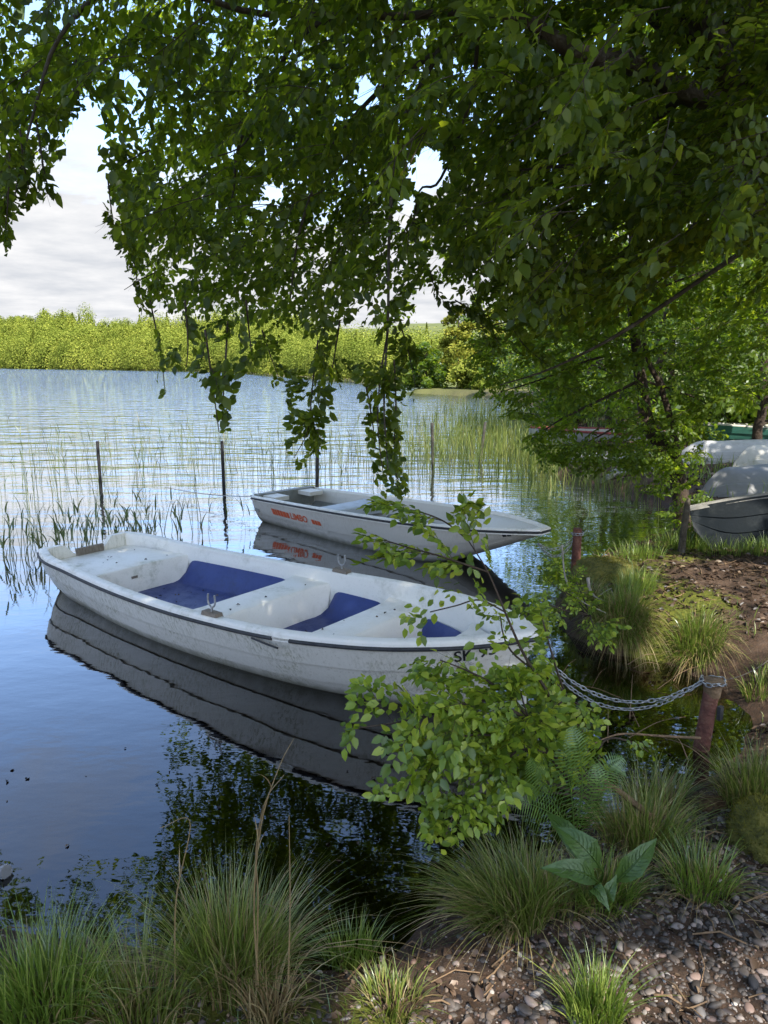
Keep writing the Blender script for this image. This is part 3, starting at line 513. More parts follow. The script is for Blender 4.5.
for i, (lb, x, y, h_, r_) in enumerate([('low rounded bush under the trees right of the green canoe', 9.8, 14.6, 1.5, 1.2), ('dense low bush behind the white canoe', 7.2, 15.5, 1.3, 1.0), ('leafy bush at the waterline beside the reed bed', 5.6, 22.5, 1.8, 1.4), ('broad bush closing the far right of the wood', 13, 15.5, 2.4, 1.7), ('low bush in front of the yellow green tree', 7.3, 28, 2.2, 1.6)]):
    b = np.array([x, y, float(gh(x, y))-.05]); rt = empty('woodland_bush', b); tag(rt, lb, 'bush', 'bushes of the shore wood')
    tk = MB(); m = MB(); C = []
    for k in range(9):
        a = k*.7; e = np.array([math.cos(a)*r_*.7, math.sin(a)*r_*.7, h_*rng.uniform(.5, .95)]); tk.tube(np.linspace(0, 1, 6)[:, None]*e, np.linspace(.03, .008, 6), 5); C.append(e)
    C = np.array(C)[rng.integers(0, 9, 3600)]; m_ = C*rng.uniform(.35, 1, (3600, 1))+unit(rng.normal(0, 1, (3600, 3)))*(r_*.42*rng.random((3600, 1))**.5)
    m_[:, 2] = np.abs(m_[:, 2]); quads(m, m_, .13, .6); tk.build('stems', M['bark_brown'], rt); m.build('foliage', M['wood_leaf'], rt, smooth=180)
# promontory across the bay
for i, (lb, x, y, h_, r_, mt) in enumerate([('golden young tree on the point across the bay', 5.4, 55, 6.2, 2.2, 'gold_leaf'), ('tall dark green tree beside the golden one on the point', 7.6, 60, 7.6, 2.8, 'wood_leaf'), ('round green bush at the tip of the point', 3.0, 54, 3.4, 1.8, 'wood_leaf'), ('wide yellow green tree behind the golden one', 9.5, 58, 7.2, 3.4, 'gold_leaf'), ('green tree at the root of the point', 11.5, 51, 8, 3.4, 'wood_leaf'), ('low green bush on the shore of the point', 6.2, 51.6, 2.2, 1.7, 'far_leaf')]):
    wood_tree('point_tree', lb, x, y, h_, r_, 5200, .26, M[mt], .09, .05, 'trees on the point across the bay')
# far forest: one mass
pts = []; seg = np.array([(2, 74), (-10, 106), (-42, 197), (-185, 360), (-420, 640)], float)
m = MB(); tks = MB()
cs = []
for a, b, n_, rows in zip(seg[:-1], seg[1:], (24, 46, 90, 40), (4, 6, 7, 7)):
    e = b-a; L = np.linalg.norm(e); nn_ = np.array([e[1], -e[0]])/L
    for i in range(n_):
        for r_ in range(rows):
            q = a+e*(i+rng.random())/n_+nn_*(1.+(r_+rng.uniform(-.4, .5))*max(3., .019*np.hypot(*a))); cs.append((q[0], q[1]))
cs = np.array(cs); dist = np.hypot(cs[:, 0], cs[:, 1]); gz = gh(cs[:, 0], cs[:, 1])
hh = np.interp(dist, [75, 110, 197, 400, 700], [4.6, 6.2, 7.8, 10.5, 13])*rng.uniform(.7, 1.15, len(cs))*(1+.9*fbm(cs[:, 0]/14, cs[:, 1]/22, 77)); rr_ = hh*rng.uniform(.30, .50, len(cs))
for (x, y), z, h_, r_, dd in zip(cs, gz, hh, rr_, dist):
    nq = 950; u = unit(rng.normal(0, 1, (nq, 3))); u[:, 2] = np.abs(u[:, 2])*1.0-.25*(rng.random(nq) < .3)
    conic = rng.random() < .10; P = np.array([x, y, z+h_*.08])+u*[r_, r_, h_*.92]*rng.uniform(.75, 1.05, (nq, 1))
    if conic: P = np.array([x, y, z])+np.stack([u[:, 0]*r_*.8*(1-np.abs(u[:, 2])), u[:, 1]*r_*.8*(1-np.abs(u[:, 2])), h_*(.0+1.04*np.abs(u[:, 2]))], -1)
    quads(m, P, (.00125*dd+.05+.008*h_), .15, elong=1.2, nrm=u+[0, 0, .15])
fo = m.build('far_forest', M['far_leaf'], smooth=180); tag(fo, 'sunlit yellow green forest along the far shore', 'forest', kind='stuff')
# ------------------------------------------------------------------ blades: grass and reeds
def blades(mb, B, D, L, W, droop, seg=6, up=1., mi=0, kink=0):
    """B base (n,3), D horizontal lean (n,2) scaled, L length, W width"""
    n = len(B); t = np.linspace(0, 1, seg+1)[None, :, None]; L = np.broadcast_to(L, n)[:, None, None]; dr = np.broadcast_to(droop, n)[:, None, None]
    H_ = np.concatenate([D, np.zeros((n, 1))], 1)[:, None]; Z_ = np.array([0, 0, 1.])
    P = B[:, None]+L*(H_*t**1.7+Z_*(t*up-dr*t**3*np.linalg.norm(H_, axis=-1, keepdims=True)))
    side = unit(np.stack([-D[:, 1]+rng.normal(0, .3, n), D[:, 0]+rng.normal(0, .3, n), np.zeros(n)], -1))[:, None]
    w_ = np.broadcast_to(W, n)[:, None, None]*(1-t**1.6)*.5*(.55+.9*t*(1-t)*2)
    w_ = np.maximum(w_, 1e-4)
    V = np.stack([P-side*w_, P+side*w_], 2).reshape(n, -1, 3); k = (seg+1)*2
    f = np.array([[2*i, 2*i+1, 2*i+3, 2*i+2] for i in range(seg)]); F = (np.arange(n)[:, None, None]*k+f[None]).reshape(-1, 4)
    mb.add(V.reshape(-1, 3), F, mi); return P
def tuft(label, x, y, n, ln, rad, spread, mat='grass', lean=(0, 0), width=.0052, droop=.35, group='grass tufts along the bank', z=None, straw=0, strawlen=.8, name='grass_tuft'):
    b = np.array([x, y, float(gh(x, y))-.01 if z is None else z]); m = MB()
    def one(n, ln, mi, sp, dr):
        a = rng.uniform(0, 6.283, n); r = rad*np.sqrt(rng.random(n)); bx, by = r*np.cos(a), r*np.sin(a)
        zz = gh(x+bx, y+by)-b[2]; zz = np.maximum(zz, -.12)
        D = np.stack([bx, by], -1)/rad*sp*rng.uniform(.3, 1.2, (n, 1))+rng.normal(0, .20, (n, 2))+np.array(lean)
        blades(m, np.stack([bx, by, zz-.01], -1), D, ln*rng.uniform(.45, 1.1, n), width*rng.uniform(.6, 1.3, n), dr, mi=mi)
    one(n, ln, 0, spread, droop)
    if straw: one(straw, ln*strawlen, 1, spread*1.5, droop*1.6)
    o = m.build(name, [M[mat], M['straw']], None, smooth=180, loc=b); return tag(o, label, 'grass tuft', group)
def gp(px, py):
    z = .15
    for _ in range(12): p = at(px, py, z); z = .5*z+.5*max(float(gh(p[0], p[1])), -.02)
    return at(px, py, z)
def T_(px, py): p = gp(px, py); return p[0], p[1]
tuft('tall dense grass tuft with straw stalks at the bottom left centre', *T_(236, 985), 1100, .42, .14, .75, straw=150, strawlen=.95, lean=(.05, .05))
tuft('wide fresh grass tuft in the bottom left corner', *T_(45, 1005), 750, .27, .16, .8, 'grass_fresh', straw=60)
tuft('small grass tuft between the corner tuft and the tall one', *T_(140, 1012), 260, .30, .12, .7, straw=90)
tuft('sparse grass tuft at the water right of the tall one', *T_(352, 962), 260, .20, .09, .6, 'grass_fresh', straw=20)
tuft('straw coloured dry tuft in front of the tall tuft', *T_(268, 1015), 160, .26, .07, .9, 'straw', straw=30)
tuft('bushy grass tuft arching over the water below the leafy bush', *T_(510, 915), 1200, .30, .14, .85, straw=260, lean=(-.35, .1), droop=.45)
tuft('fine grass tuft on the pebbles at the bottom edge', *T_(594, 1018), 330, .20, .075, .6, 'grass_fresh', straw=20)
tuft('yellowish grass tuft between dock leaves and mossy stone', *T_(700, 888), 330, .20, .11, .9, 'grass_fresh', straw=120)
tuft('long bladed grass tuft beside the rusty chain post', *T_(752, 800), 520, .30, .12, .6, straw=160, lean=(-.1, 0))
tuft('dry bent grass tuft behind the dock leaves', *T_(640, 842), 480, .30, .15, .9, straw=200)
tuft('dark thin grass tuft under the dead branch', *T_(655, 812), 260, .30, .12, .9, straw=90)
tuft('overhanging tuft with pale straw skirt on the bank corner', *T_(622, 622), 900, .34, .17, .7, 'grass_fresh', straw=700, lean=(-.1, -.35), droop=.8, strawlen=.85)
tuft('second overhanging tuft on the edge of the mossy bank', *T_(700, 645), 620, .30, .15, .7, 'grass_fresh', straw=300, lean=(-.05, -.3), droop=.7)
tuft('green tuft in front of the pointed end of the dark boat', *T_(683, 548), 500, .20, .26, .5, 'grass_fresh')
tuft('small tuft at the foot of the grey post stump', *T_(640, 556), 300, .18, .22, .5, 'grass_fresh')
tuft('green tuft leaning on the side of the dark boat', *T_(728, 552), 340, .18, .25, .5, 'grass_fresh')
tuft('grass tuft at the far right by the dark boat', *T_(768, 553), 300, .20, .2, .5, 'grass_fresh')
tuft('thin tuft at the right edge above the chain post', *T_(762, 690), 160, .18, .10, .7, 'grass_fresh', straw=60)
tuft('wispy tuft at the foot of the bush shoots on the inlet', *T_(585, 603), 260, .22, .13, .8, straw=60)
tuft('moss side tuft above the straw skirted one', *T_(636, 590), 380, .24, .15, .6, 'grass_fresh')
tuft('low tuft at the bottom of the picture left of the pebbles', *T_(392, 1005), 200, .13, .09, .9, straw=40)
# scattered ground cover: short blades on the bank
def scatter(n, x0, x1, y0, y1, lo=.03, test=None):
    x = rng.uniform(x0, x1, n); y = rng.uniform(y0, y1, n); z = gh(x, y); k = z > lo
    if test is not None: k &= test(x, y)
    return x[k], y[k], z[k]
m = MB()
x, y, z = scatter(10000, -3.2, 3.4, 1.2, 3.9, .03, lambda x, y: (fbm(x*2.2, y*2.2, 51) > .02+.12*(x > .2)) & ~((x > .35) & (y < 2.35)))
blades(m, np.stack([x, y, z-.005], -1), rng.normal(0, .4, (len(x), 2)), rng.uniform(.03, .12, len(x))*np.where(x < .4, 1, .6), .004, .3, 4)
x, y, z = scatter(7000, 1.3, 7, 4.6, 9, .12, lambda x, y: fbm(x*1.3, y*1.3, 52) > .06)
blades(m, np.stack([x, y, z-.005], -1), rng.normal(0, .4, (len(x), 2)), rng.uniform(.04, .14, len(x)), .006, .3, 4)
x, y, z = scatter(22000, 3, 13, 9, 34, .1, lambda x, y: fbm(x*.8, y*.8, 53) > .05)
blades(m, np.stack([x, y, z-.005], -1), rng.normal(0, .3, (len(x), 2)), rng.uniform(.1, .35, len(x)), .018, .3, 3)
tag(m.build('ground_grass', M['grass_fresh'], smooth=180), 'short grass and weeds growing over the bank', 'grass', kind='stuff')
# reeds
def reeds(name, label, n, pl, hgt, width, mat, leaf=(0, 0), lean=.10, below=.25):
    """pl: (x, y, spread_x, spread_y, weight) patches on the lake"""
    pl = np.array(pl, float); k = rng.choice(len(pl), n, p=pl[:, 4]/pl[:, 4].sum()); x = pl[k, 0]+rng.normal(0, 1, n)*pl[k, 2]; y = pl[k, 1]+rng.normal(0, 1, n)*pl[k, 3]
    q = gh(x, y) < .02; x, y = x[q], y[q]; n = len(x); m = MB(); D = rng.normal(0, lean, (n, 2)); L = rng.uniform(*hgt, n)*rng.uniform(.7, 1, n)+below
    P = blades(m, np.stack([x, y, np.full(n, -below)], -1), D, L, width, .1, 7)
    if leaf[0]:
        for j in range(leaf[0]):
            i = rng.integers(1, 6, n); B = P[np.arange(n), i]; a = rng.uniform(0, 6.283, n); Dl = np.stack([np.cos(a), np.sin(a)], -1)*rng.uniform(.25, .7, (n, 1))
            qk = (B[:, 2] > .03)&(rng.random(n) < .8); blades(m, B[qk], Dl[qk], rng.uniform(.5, 1, qk.sum())*leaf[1], leaf[2], .5, 5)
    return tag(m.build(name, M[mat], smooth=180), label, 'reeds', kind='stuff')
def W(px, py): return at(px, py, 0)[:2]
def patch(px, py, sx, sy, w): p = W(px, py); return (p[0], p[1], sx, sy, w)
reeds('thin_reeds', 'thin pale reeds standing in open water beyond the boats', 760, [patch(20, 500, .7, .7, .8), patch(120, 478, 1.0, .9, 1.2), patch(210, 474, .9, .8, 1.3), patch(300, 472, 1., .9, 1.4), patch(370, 476, .8, .7, 1.2), patch(430, 468, .9, 1.2, 1.3), patch(160, 455, 2.2, 1.5, .8), patch(330, 450, 2.2, 2, .8)], (.6, 1.75), .009, 'reed', (2, .34, .013), .09)
reeds('leafy_reeds', 'broad leaved young reeds between the boats and the far left', 130, [patch(15, 560, .35, .4, 1.2), patch(60, 552, .4, .35, 1.1), patch(115, 545, .3, .3, 1.2), patch(150, 535, .4, .3, 1.0), patch(190, 528, .5, .3, .5)], (.3, .85), .011, 'reed', (4, .30, .024), .16, .2)
reeds('green_reed_bed', 'dense yellow green reed bed in the shallow bay', 5200, [patch(462, 456, .9, 1.5, 1.4), patch(505, 448, 1.0, 2.6, 3), patch(540, 440, 1.2, 4, 3), patch(570, 470, .8, 1, .8), patch(500, 426, 1.6, 4, 2), patch(455, 424, 1.6, 2.5, .5), patch(530, 412, 2, 6, 1.6)], (.3, .95), .018, 'reed_green', (1, .3, .018), .07)
reeds('shore_reeds', 'pale bent reeds in front of the weathered boats', 420, [patch(590, 488, .5, .5, 1), patch(640, 494, .4, .4, 1), patch(556, 476, .5, .5, .8)], (.3, .8), .012, 'reed_green', (1, .3, .018), .3)
# ------------------------------------------------------------------ boats
def hull_fn(p):
    def b(s): return crom(s, p['st'], p['b'])
    def zg(s): return p['z'][0]+p['z'][1]*s+p['z'][2]*s*s
    def kz(s): return crom(s, p['kst'], p['kz'])
    def pw(s): return crom(s, p['pst'], p['p'])
    def side(s, tt, off=0):
        s = np.asarray(s, float); ztop = zg(s)-.03; k = np.minimum(kz(s), ztop-.02); y = b(s)*np.clip(tt, 1e-6, 1)**pw(s)
        lap = sum(.013*(np.asarray(tt) > l) for l in p['laps'])
        return np.stack([s*p['L']+0*y, np.maximum(y-.016+lap*np.minimum(1, y*8)+off, 0), k+(ztop-k)*tt], -1)
    return b, zg, kz, pw, side
def outline(p, b, zg, n=70):
    s = 1-(1-np.linspace(0, 1, n))**1.6; O = np.stack([s*p['L'], -b(s), zg(s)], -1); F = O[::-1].copy(); F[:, 1] *= -1
    if p.get('blunt'):
        mid = np.stack([np.full(5, p['L']+.02), np.linspace(-b(1.), b(1.), 7)[1:-1], np.full(5, zg(1.))], -1); return np.concatenate([O, mid, F])
    return np.concatenate([O, F])
def sweep(O, sec, closed_ends=True):
    T = unit(np.gradient(O, axis=0)); In = unit(np.cross([0, 0, 1.], T)); V = O[:, None]+In[:, None]*np.array(sec)[None, :, :1]; V[..., 2] += np.array(sec)[None, :, 1]; return V
def boat_base(name, label, cat, loc, rot, p, mats, group=None):
    rt = empty(name, loc, rot); tag(rt, label, cat, group); b, zg, kz, pw, side = hull_fn(p)
    s = 1-(1-np.linspace(0, 1, 60))**1.25; base = [0, .001, .004, .012, .03, .06, .1, .16, .23, .3, .38, .46, .54, .62, .7, .78, .86, .93, 1]
    tt = np.array(sorted(set(base+[l-.001 for l in p['laps']]+[l+.004 for l in p['laps']])))
    G = np.stack([side(s, np.full_like(s, t_)) for t_ in tt], 1); m = MB(); Gm = G*[1, -1, 1]; Gm[:, 0, 1] = G[:, 0, 1] = 0
    m.grid(Gm); m.grid(G, flip=True)
    if p.get('blunt'): m.grid(np.stack([Gm[-1], (Gm[-1]+G[-1])/2+[.02, 0, 0], G[-1]], 0))
    # transom with a motor notch
    yb = b(0.)*np.linspace(-1, 1, 41); tb = np.abs(yb/b(0.))**(1/pw(0.)); zb = kz(0.)+(zg(0.)-.03-kz(0.))*tb
    nd, nw = p.get('notch', (0, 1)); zt = zg(0.)-nd*(1-sstep(nw, nw+.13, np.abs(yb)))+.0; xo = p.get('rake', 0)
    yc = np.where(np.abs(yb) >= abs(yb[0])-1e-6, yb*.97, yb)
    outer = np.stack([np.full(41, -.002), yc, zb], -1); outt = np.stack([np.full(41, -.002)-xo, yc, zt], -1); inn = outt+[.055, 0, 0]; inb = np.stack([np.full(41, .06), yc*.95, np.minimum(zb+.03, zt)], -1)
    m.grid(np.stack([outer, outt, inn, inb])); m.build('hull', mats['hull'], rt, smooth=28)
    O = outline(p, b, zg); w_ = p.get('lip', .078); sec = [(.014, -.062), (-.003, -.056), (-.006, -.014), (.001, -.003), (.012, .002), (w_*.8, .002), (w_-.004, -.005), (w_, -.018), (w_+.003, -.06)]
    if p.get('lipped', True):
        m = MB(); m.grid(sweep(O, sec)); m.build('gunwale', mats['lip'], rt, smooth=50)
    return rt, b, zg, kz, pw, side, O
def hw(p, s, z, m=.03):
    k = crom(s, p['kst'], p['kz']); zt = p['z'][0]+p['z'][1]*s+p['z'][2]*s*s-.03; k = np.minimum(k, zt-.02)
    return np.maximum(crom(s, p['st'], p['b'])*np.clip((z-k)/(zt-k), 1e-5, 1)**crom(s, p['pst'], p['p'])-m, .004)
def liner(rt, p, b, zg, bays, zs, zf, mats, f0=.012, f1=.94, off=.085, slope=.10):
    s = np.linspace(f0, f1, 150); Y = lambda o: np.maximum(b(s)-o, .01)
    e = np.zeros_like(s)
    for a, c in bays: e = np.maximum(e, (1-np.exp(-np.maximum(np.minimum(s-a, c-s), 0)*p['L']/.022)))
    zb = zf+.02+(zs-zf-.02)*e
    up, lo = MB(), MB(); kf = np.maximum(crom(s, p['kst'], p['kz'])+.035, 0); zb = np.maximum(zb, kf+.02)
    for sg in (-1, 1):
        r = [np.stack([s*p['L'], sg*np.minimum(Y(w), hw(p, s, z, .012)), z], -1) for w, z in ((off-.006, zg(s)-.018), (off, zg(s)-.05), (off+.006, (zg(s)+zb)/2), (off+.012, zb))]
        up.grid(np.stack(r), flip=sg > 0)
        kf = np.maximum(crom(s, p['kst'], p['kz'])+.035, 0); zb2 = np.maximum(zb, kf+.02)
        r = [np.stack([s*p['L'], sg*np.minimum(Y(w), hw(p, s, np.maximum(z, kf+.004))), np.maximum(z, kf+.004)], -1) for w, z in ((off+.012, zb), (off+.022, zb-.004), (off+.022+slope*.5, (zb+zf)/2), (off+.03+slope, np.full_like(s, zf+.01)), (off+.07+slope, np.full_like(s, zf)))]
        r.append(np.stack([s*p['L'], 0*s, np.maximum(zf, kf)], -1)); lo.grid(np.stack(r), flip=sg > 0)
    up.build('inner_side', mats['inner'], rt, smooth=50); lo.build('floor', mats['floor'], rt, smooth=50)
def seat(rt, p, b, s0, s1, zt, zf, mat, name='seat', off=.082, r=.018, inset=.03):
    n = 13; ys = np.linspace(-1, 1, n); L = p['L']; m = MB()
    def row(s, z): w = min(float(b(np.array(s)))-off, float(hw(p, np.array(s), np.array(z), .035))); return np.stack([np.full(n, s*L), ys*w, np.full(n, z)], -1)
    d = r/L; flare = (np.abs(ys)**6)*.05/L
    rows = []
    for s, z, fl in ((s0-inset/L, zf, -1), (s0, zt-r, -1), (s0+d*.35, zt-r*.3, -1), (s0+d, zt, -1), (s1-d, zt, 1), (s1-d*.35, zt-r*.3, 1), (s1, zt-r, 1), (s1+inset/L, zf, 1)):
        R_ = row(s, z); R_[:, 0] += fl*flare*L; rows.append(R_)
    m.grid(np.stack(rows)); return m.build(name, mat, rt, smooth=50)
def lettering(rt, text, s0, t0, hgt, side, p, mat, name, sgn=-1, font_w=1., slant=0., bold=0.):
    cu = bpy.data.curves.new('lettering', 'FONT'); cu.body = text; cu.size = 1; cu.offset = bold; cu.shear = slant; cu.resolution_u = 3
    o = bpy.data.objects.new('lettering', cu); COL.objects.link(o); bpy.context.view_layer.update()
    me = bpy.data.meshes.new_from_object(o.evaluated_get(bpy.context.evaluated_depsgraph_get())); COL.objects.unlink(o); bpy.data.objects.remove(o)
    place_flat(rt, me, s0, t0, hgt, side, p, mat, name, sgn, font_w)
def place_flat(rt, me, s0, t0, hgt, side, p, mat, name, sgn=-1, font_w=1.):
    n = len(me.vertices); v = np.zeros(n*3); me.vertices.foreach_get('co', v); v = v.reshape(-1, 3)
    s = s0+v[:, 0]*hgt*font_w/p['L']; zl, zh = side(s, np.zeros(n)+.02)[:, 2], side(s, np.ones(n))[:, 2]
    tt = t0+v[:, 1]*hgt/(zh-zl); q = side(s, tt, .0045); q[:, 1] *= sgn
    me.vertices.foreach_set('co', q.ravel().astype(np.float32)); me.update(); me.materials.clear(); me.materials.append(mat); me.name = name
    o = bpy.data.objects.new(name, me); COL.objects.link(o); o.parent = rt; return o
# --- the near white dinghy
P1 = dict(L=4.521, st=[0, .03, .15, .35, .55, .75, .88, .96, 1], b=[.44, .50, .57, .653, .684, .624, .445, .215, .02], z=(.421, -.228, .373),
    kst=[0, .5, .75, .85, .91, .96, 1], kz=[-.10, -.14, -.11, -.06, .03, .22, .47], pst=[0, .3, .5, .7, .85, .93, 1], p=[.28, .18, .22, .32, .42, .55, .6], laps=(.42, .68), notch=(.105, .12))
X1 = (-2.74, 6.608, 0); TH1 = -.657
r1, b, zg, kz, pw, side, O = boat_base('rowing_boat', 'large weathered white rowing boat with blue inside, nearest to the viewer', 'boat', X1, (0, 0, TH1), P1, dict(hull=M['hull_white'], lip=M['deck_white']))
liner(r1, P1, b, zg, [(.185, .455), (.55, .675), (.75, .86)], .27, .085, dict(inner=M['deck_white'], floor=M['blue']))
seat(r1, P1, b, .012, .175, .305, .08, M['deck_white'], 'stern_bench'); seat(r1, P1, b, .468, .535, .315, .08, M['deck_white'], 'thwart'); seat(r1, P1, b, .685, .745, .325, .08, M['deck_white'], 'thwart'); seat(r1, P1, b, .865, .972, .36, .08, M['deck_white'], 'bow_bench')
m = MB(); tb = MB()
i0, i1 = 0, len(O)//2
for rng_ in ((0, 37), (38, len(O)-1)):
    Q = sweep(O[rng_[0]:rng_[1]], [(-.008, -.040)])[:, 0]; m.tube(Q, .0125, 8)
Q = sweep(O[34:38], [(-.02, -.05)])[:, 0]; Q[:, 2] -= np.linspace(0, .035, 4)**1; Q[:, 1] -= .012; m.tube(Q, .007, 6)
m.build('rub_rail', M['rubber'], r1)
m = MB(); m.box((.066, 0, .315), (.035, .26, .11)); m.build('motor_pad', M['oak'], r1)
m = MB(); m.box((.175*P1['L']+.006, -.04, .21), (.012, .06, .032)); m.build('drain_plate', M['oak'], r1)
def rowlock(rt, x, y, z, ang=0.):
    pb = MB(); pb.box((x, y, z+.014), (.15, .062, .028), ang, taper=.9); pd = pb.build('rowlock_pad', M['oak'], rt, smooth=None)
    m = MB(); a = np.linspace(-2.1, 2.1, 15)-math.pi/2; P = np.stack([x+.036*np.cos(a), y+0*a, z+.10+.042*np.sin(a)], -1); P[0] += [.0, 0, .02]; P[-1] += [0, 0, .02]
    m.tube(P, .0065, 7); m.tube([(x, y, z+.02), (x, y, z+.062)], .008, 7); m.build('rowlock', M['steel'], pd)
for sg in (-1, 1):
    s_ = .565; rowlock(r1, s_*P1['L'], sg*(float(b(s_))-.045), float(zg(s_)), 0.)
lettering(r1, 'SK 95', .925, .76, .095, side, P1, M['black_letter'], 'registration_lettering', font_w=.85, slant=.15, bold=.02)
lettering(r1, 'GL. RYE', .905, .66, .045, side, P1, M['grey_letter'], 'faded_lettering', font_w=1.1)
lettering(r1, 'MOSSØ', .905, .60, .028, side, P1, M['grey_letter'], 'faded_small_lettering', font_w=1.2)
def eyebolt(rt, P, r=.026):
    m = MB(); a = np.linspace(0, 6.283, 15); m.tube(np.array(P)+np.stack([r*np.cos(a)+.02, 0*a, r*np.sin(a)], -1), .005, 6); m.build('bow_ring', M['steel'], rt)
q = side(np.array([.988]), np.array([.55]))[0]; eyebolt(r1, (P1['L']+.005, 0, .44))
# --- the cream skiff
P2 = dict(L=3.99, st=[0, .25, .5, .7, .85, .95, 1], b=[.50, .54, .56, .52, .40, .22, .10], z=(.36, .11, .02), kst=[0, .5, .72, .85, 1], kz=[-.06, -.10, -.03, .17, .43],
    pst=[0, .5, .75, 1], p=[.20, .20, .2, .35], laps=(.50,), notch=(.03, .3), blunt=True, lip=.04, rake=.05)
X2 = (-1.33, 9.60, 0)
r2, b2, zg2, kz2, pw2, side2, O2 = boat_base('rowing_boat', 'cream flat skiff with orange lettering, moored behind the white boat', 'boat', X2, (0, 0, -.782), P2, dict(hull=M['hull_cream'], lip=M['deck_white']))
liner(r2, P2, b2, zg2, [(.02, .26), (.36, .74)], .20, .07, dict(inner=M['hull_cream'], floor=M['inner_grey']), f1=.985, off=.045)
seat(r2, P2, b2, .265, .345, .33, .20, M['seat_pale'], 'thwart', off=.05, inset=-.02)
m = MB(); m.box((.05, 0, .27), (.10, .92, .22)); m.build('stern_panel', M['inner_grey'], r2)
for yy in (-.28, .28): m = MB(); m.box((.18, yy, .34), (.34, .22, .05)); m.build('stern_locker', M['hull_cream'], r2)
m = MB(); sN = np.linspace(.74, 1., 12); m.grid(np.stack([np.stack([sN*P2['L'], k_*(b2(sN)-.036), zg2(sN)-.030+.03*(1-k_*k_)*0-.035*(1-sstep(.74, .9, sN))*(1-abs(k_))], -1) for k_ in np.linspace(-1, 1, 9)]), flip=True); m.build('foredeck', M['hull_cream'], r2, smooth=60)
m = MB(); m.tube(sweep(O2, [(-.006, -.030)])[:, 0], .012, 8); m.build('rub_rail', M['rubber'], r2)
m = MB(); m.box((P2['L']-.02, 0, .478), (.09, .17, .018)); m.build('bow_cap', M['deck_white'], r2)
lettering(r2, 'LIMBO', .195, .60, .11, side2, P2, M['orange'], 'name_lettering', font_w=1.05, bold=.03)
def blocks(items, hgt, name, s0, t0):
    m = MB()
    for x0, x1, y0, y1 in items:
        k = 4; xs_ = np.linspace(x0, x1, k+1); m.grid(np.stack([np.stack([xs_+.12*0, np.full(k+1, y0), 0*xs_], -1), np.stack([xs_-.12, np.full(k+1, y1), 0*xs_], -1)]))
    o = m.build(name, M['orange'], None, smooth=None); me = o.data.copy(); bpy.data.objects.remove(o); place_flat(r2, me, s0, t0, hgt, side2, P2, M['orange'], name)
blocks([(0, .62, 0, .72), (.68, 1.05, 0, .70), (1.12, 1.62, .02, .72), (1.68, 2.12, 0, .70), (2.2, 2.85, .0, .68), (2.93, 3.4, 0, .66)], .105, 'name_stripe', .102, .60)
blocks([(0, .52, 0, .52), (.58, .98, 0, .50), (1.04, 1.58, 0, .48)], .105, 'name_stripe', .300, .60)
lettering(r2, '■■', .925, .62, .045, side2, P2, M['black_letter'], 'bow_plate')
# --- boats on the shore
def on_land(name, label, px, py, deps, L, bm, zc, mat, rot, over=True, trim=None, p=None, tr_mat=None, roll=0., lift=0., cat='boat', bowleft=True, pitch=0., group='boats pulled up on the shore', inner=None, point=False):
    q = np.array(gp(px, py))
    pr = dict(L=L, st=[0, .2, .5, .8, .93, 1], b=[bm*.12 if point else bm*.75, bm*.7 if point else bm*.92, bm, bm*.72, bm*.36, .02], z=(zc*1.12, -zc*.30, zc*.42), kst=[0, .25, .6, .85, .95, 1], kz=[.18*zc if point else .03, 0, 0, .03, .22*zc, .75*zc], pst=[0, .5, .8, 1], p=[.35, .26, .4, .6], laps=(.45, .7), lip=.05)
    if p: pr.update(p)
    a = rot; loc = q.copy()
    rt, b_, zg_, kz_, pw_, sd_, O_ = boat_base(name, label, cat, loc, (0, 0, 0), pr, dict(hull=mat, lip=trim or mat), group)
    if trim is not None and tr_mat is not None: m = MB(); m.tube(sweep(O_, [(-.006, -.03)])[:, 0], .014, 6); m.build('rub_rail', tr_mat, rt)
    if inner is not None:
        liner(rt, pr, b_, zg_, [(.05, .95)], zc*.6, .08, dict(inner=inner, floor=inner), off=.055); seat(rt, pr, b_, .4, .5, zc*.75, zc*.6, inner, 'thwart')
    # the bow goes to the given ground point; rot = heading from bow to stern
    R = Matrix.Rotation(a+math.pi, 4, 'Z') @ Matrix.Rotation(roll, 4, 'X') @ Matrix.Rotation(pitch, 4, 'Y')
    if over: R = R @ Matrix.Rotation(math.pi, 4, 'X')
    top = max(float(zg_(1.)), float(zg_(0.)))
    bow = Vector((L, 0, top if over else 0)); sh = Vector(loc)-(R @ bow); sh.z = loc[2]+lift+(top*.93 if over else 0.)
    if over: sh.z = loc[2]+lift+top*.9
    rt.matrix_world = Matrix.Translation(sh) @ R
    return rt
on_land('rowing_boat', 'dark slate rowing boat tipped on its side behind the mossy bank', 706, 553, 0, 3.9, .68, .50, M['hull_dark'], math.radians(14), over=False, roll=.55, lift=-.22, trim=M['hull_grey'], pitch=-.02, inner=M['hull_dark'])
on_land('rowing_boat', 'dull silver upturned boat with a blue stripe, behind the dark boat', 700, 500, 0, 4.2, .66, .42, M['hull_silver'], math.radians(10), trim=M['hull_silver'], tr_mat=M['blue_trim'])
on_land('rowing_boat', 'beige upturned boat behind the silver one at the right edge', 732, 474, 0, 4.0, .66, .42, M['hull_beige'], math.radians(16), trim=M['hull_beige'], tr_mat=M['oak'])
on_land('canoe', 'long pale grey upturned canoe lying behind the slim tree', 676, 462, 0, 5.0, .42, .36, M['hull_pale'], math.radians(-4), trim=M['hull_pale'], cat='canoe', point=True)
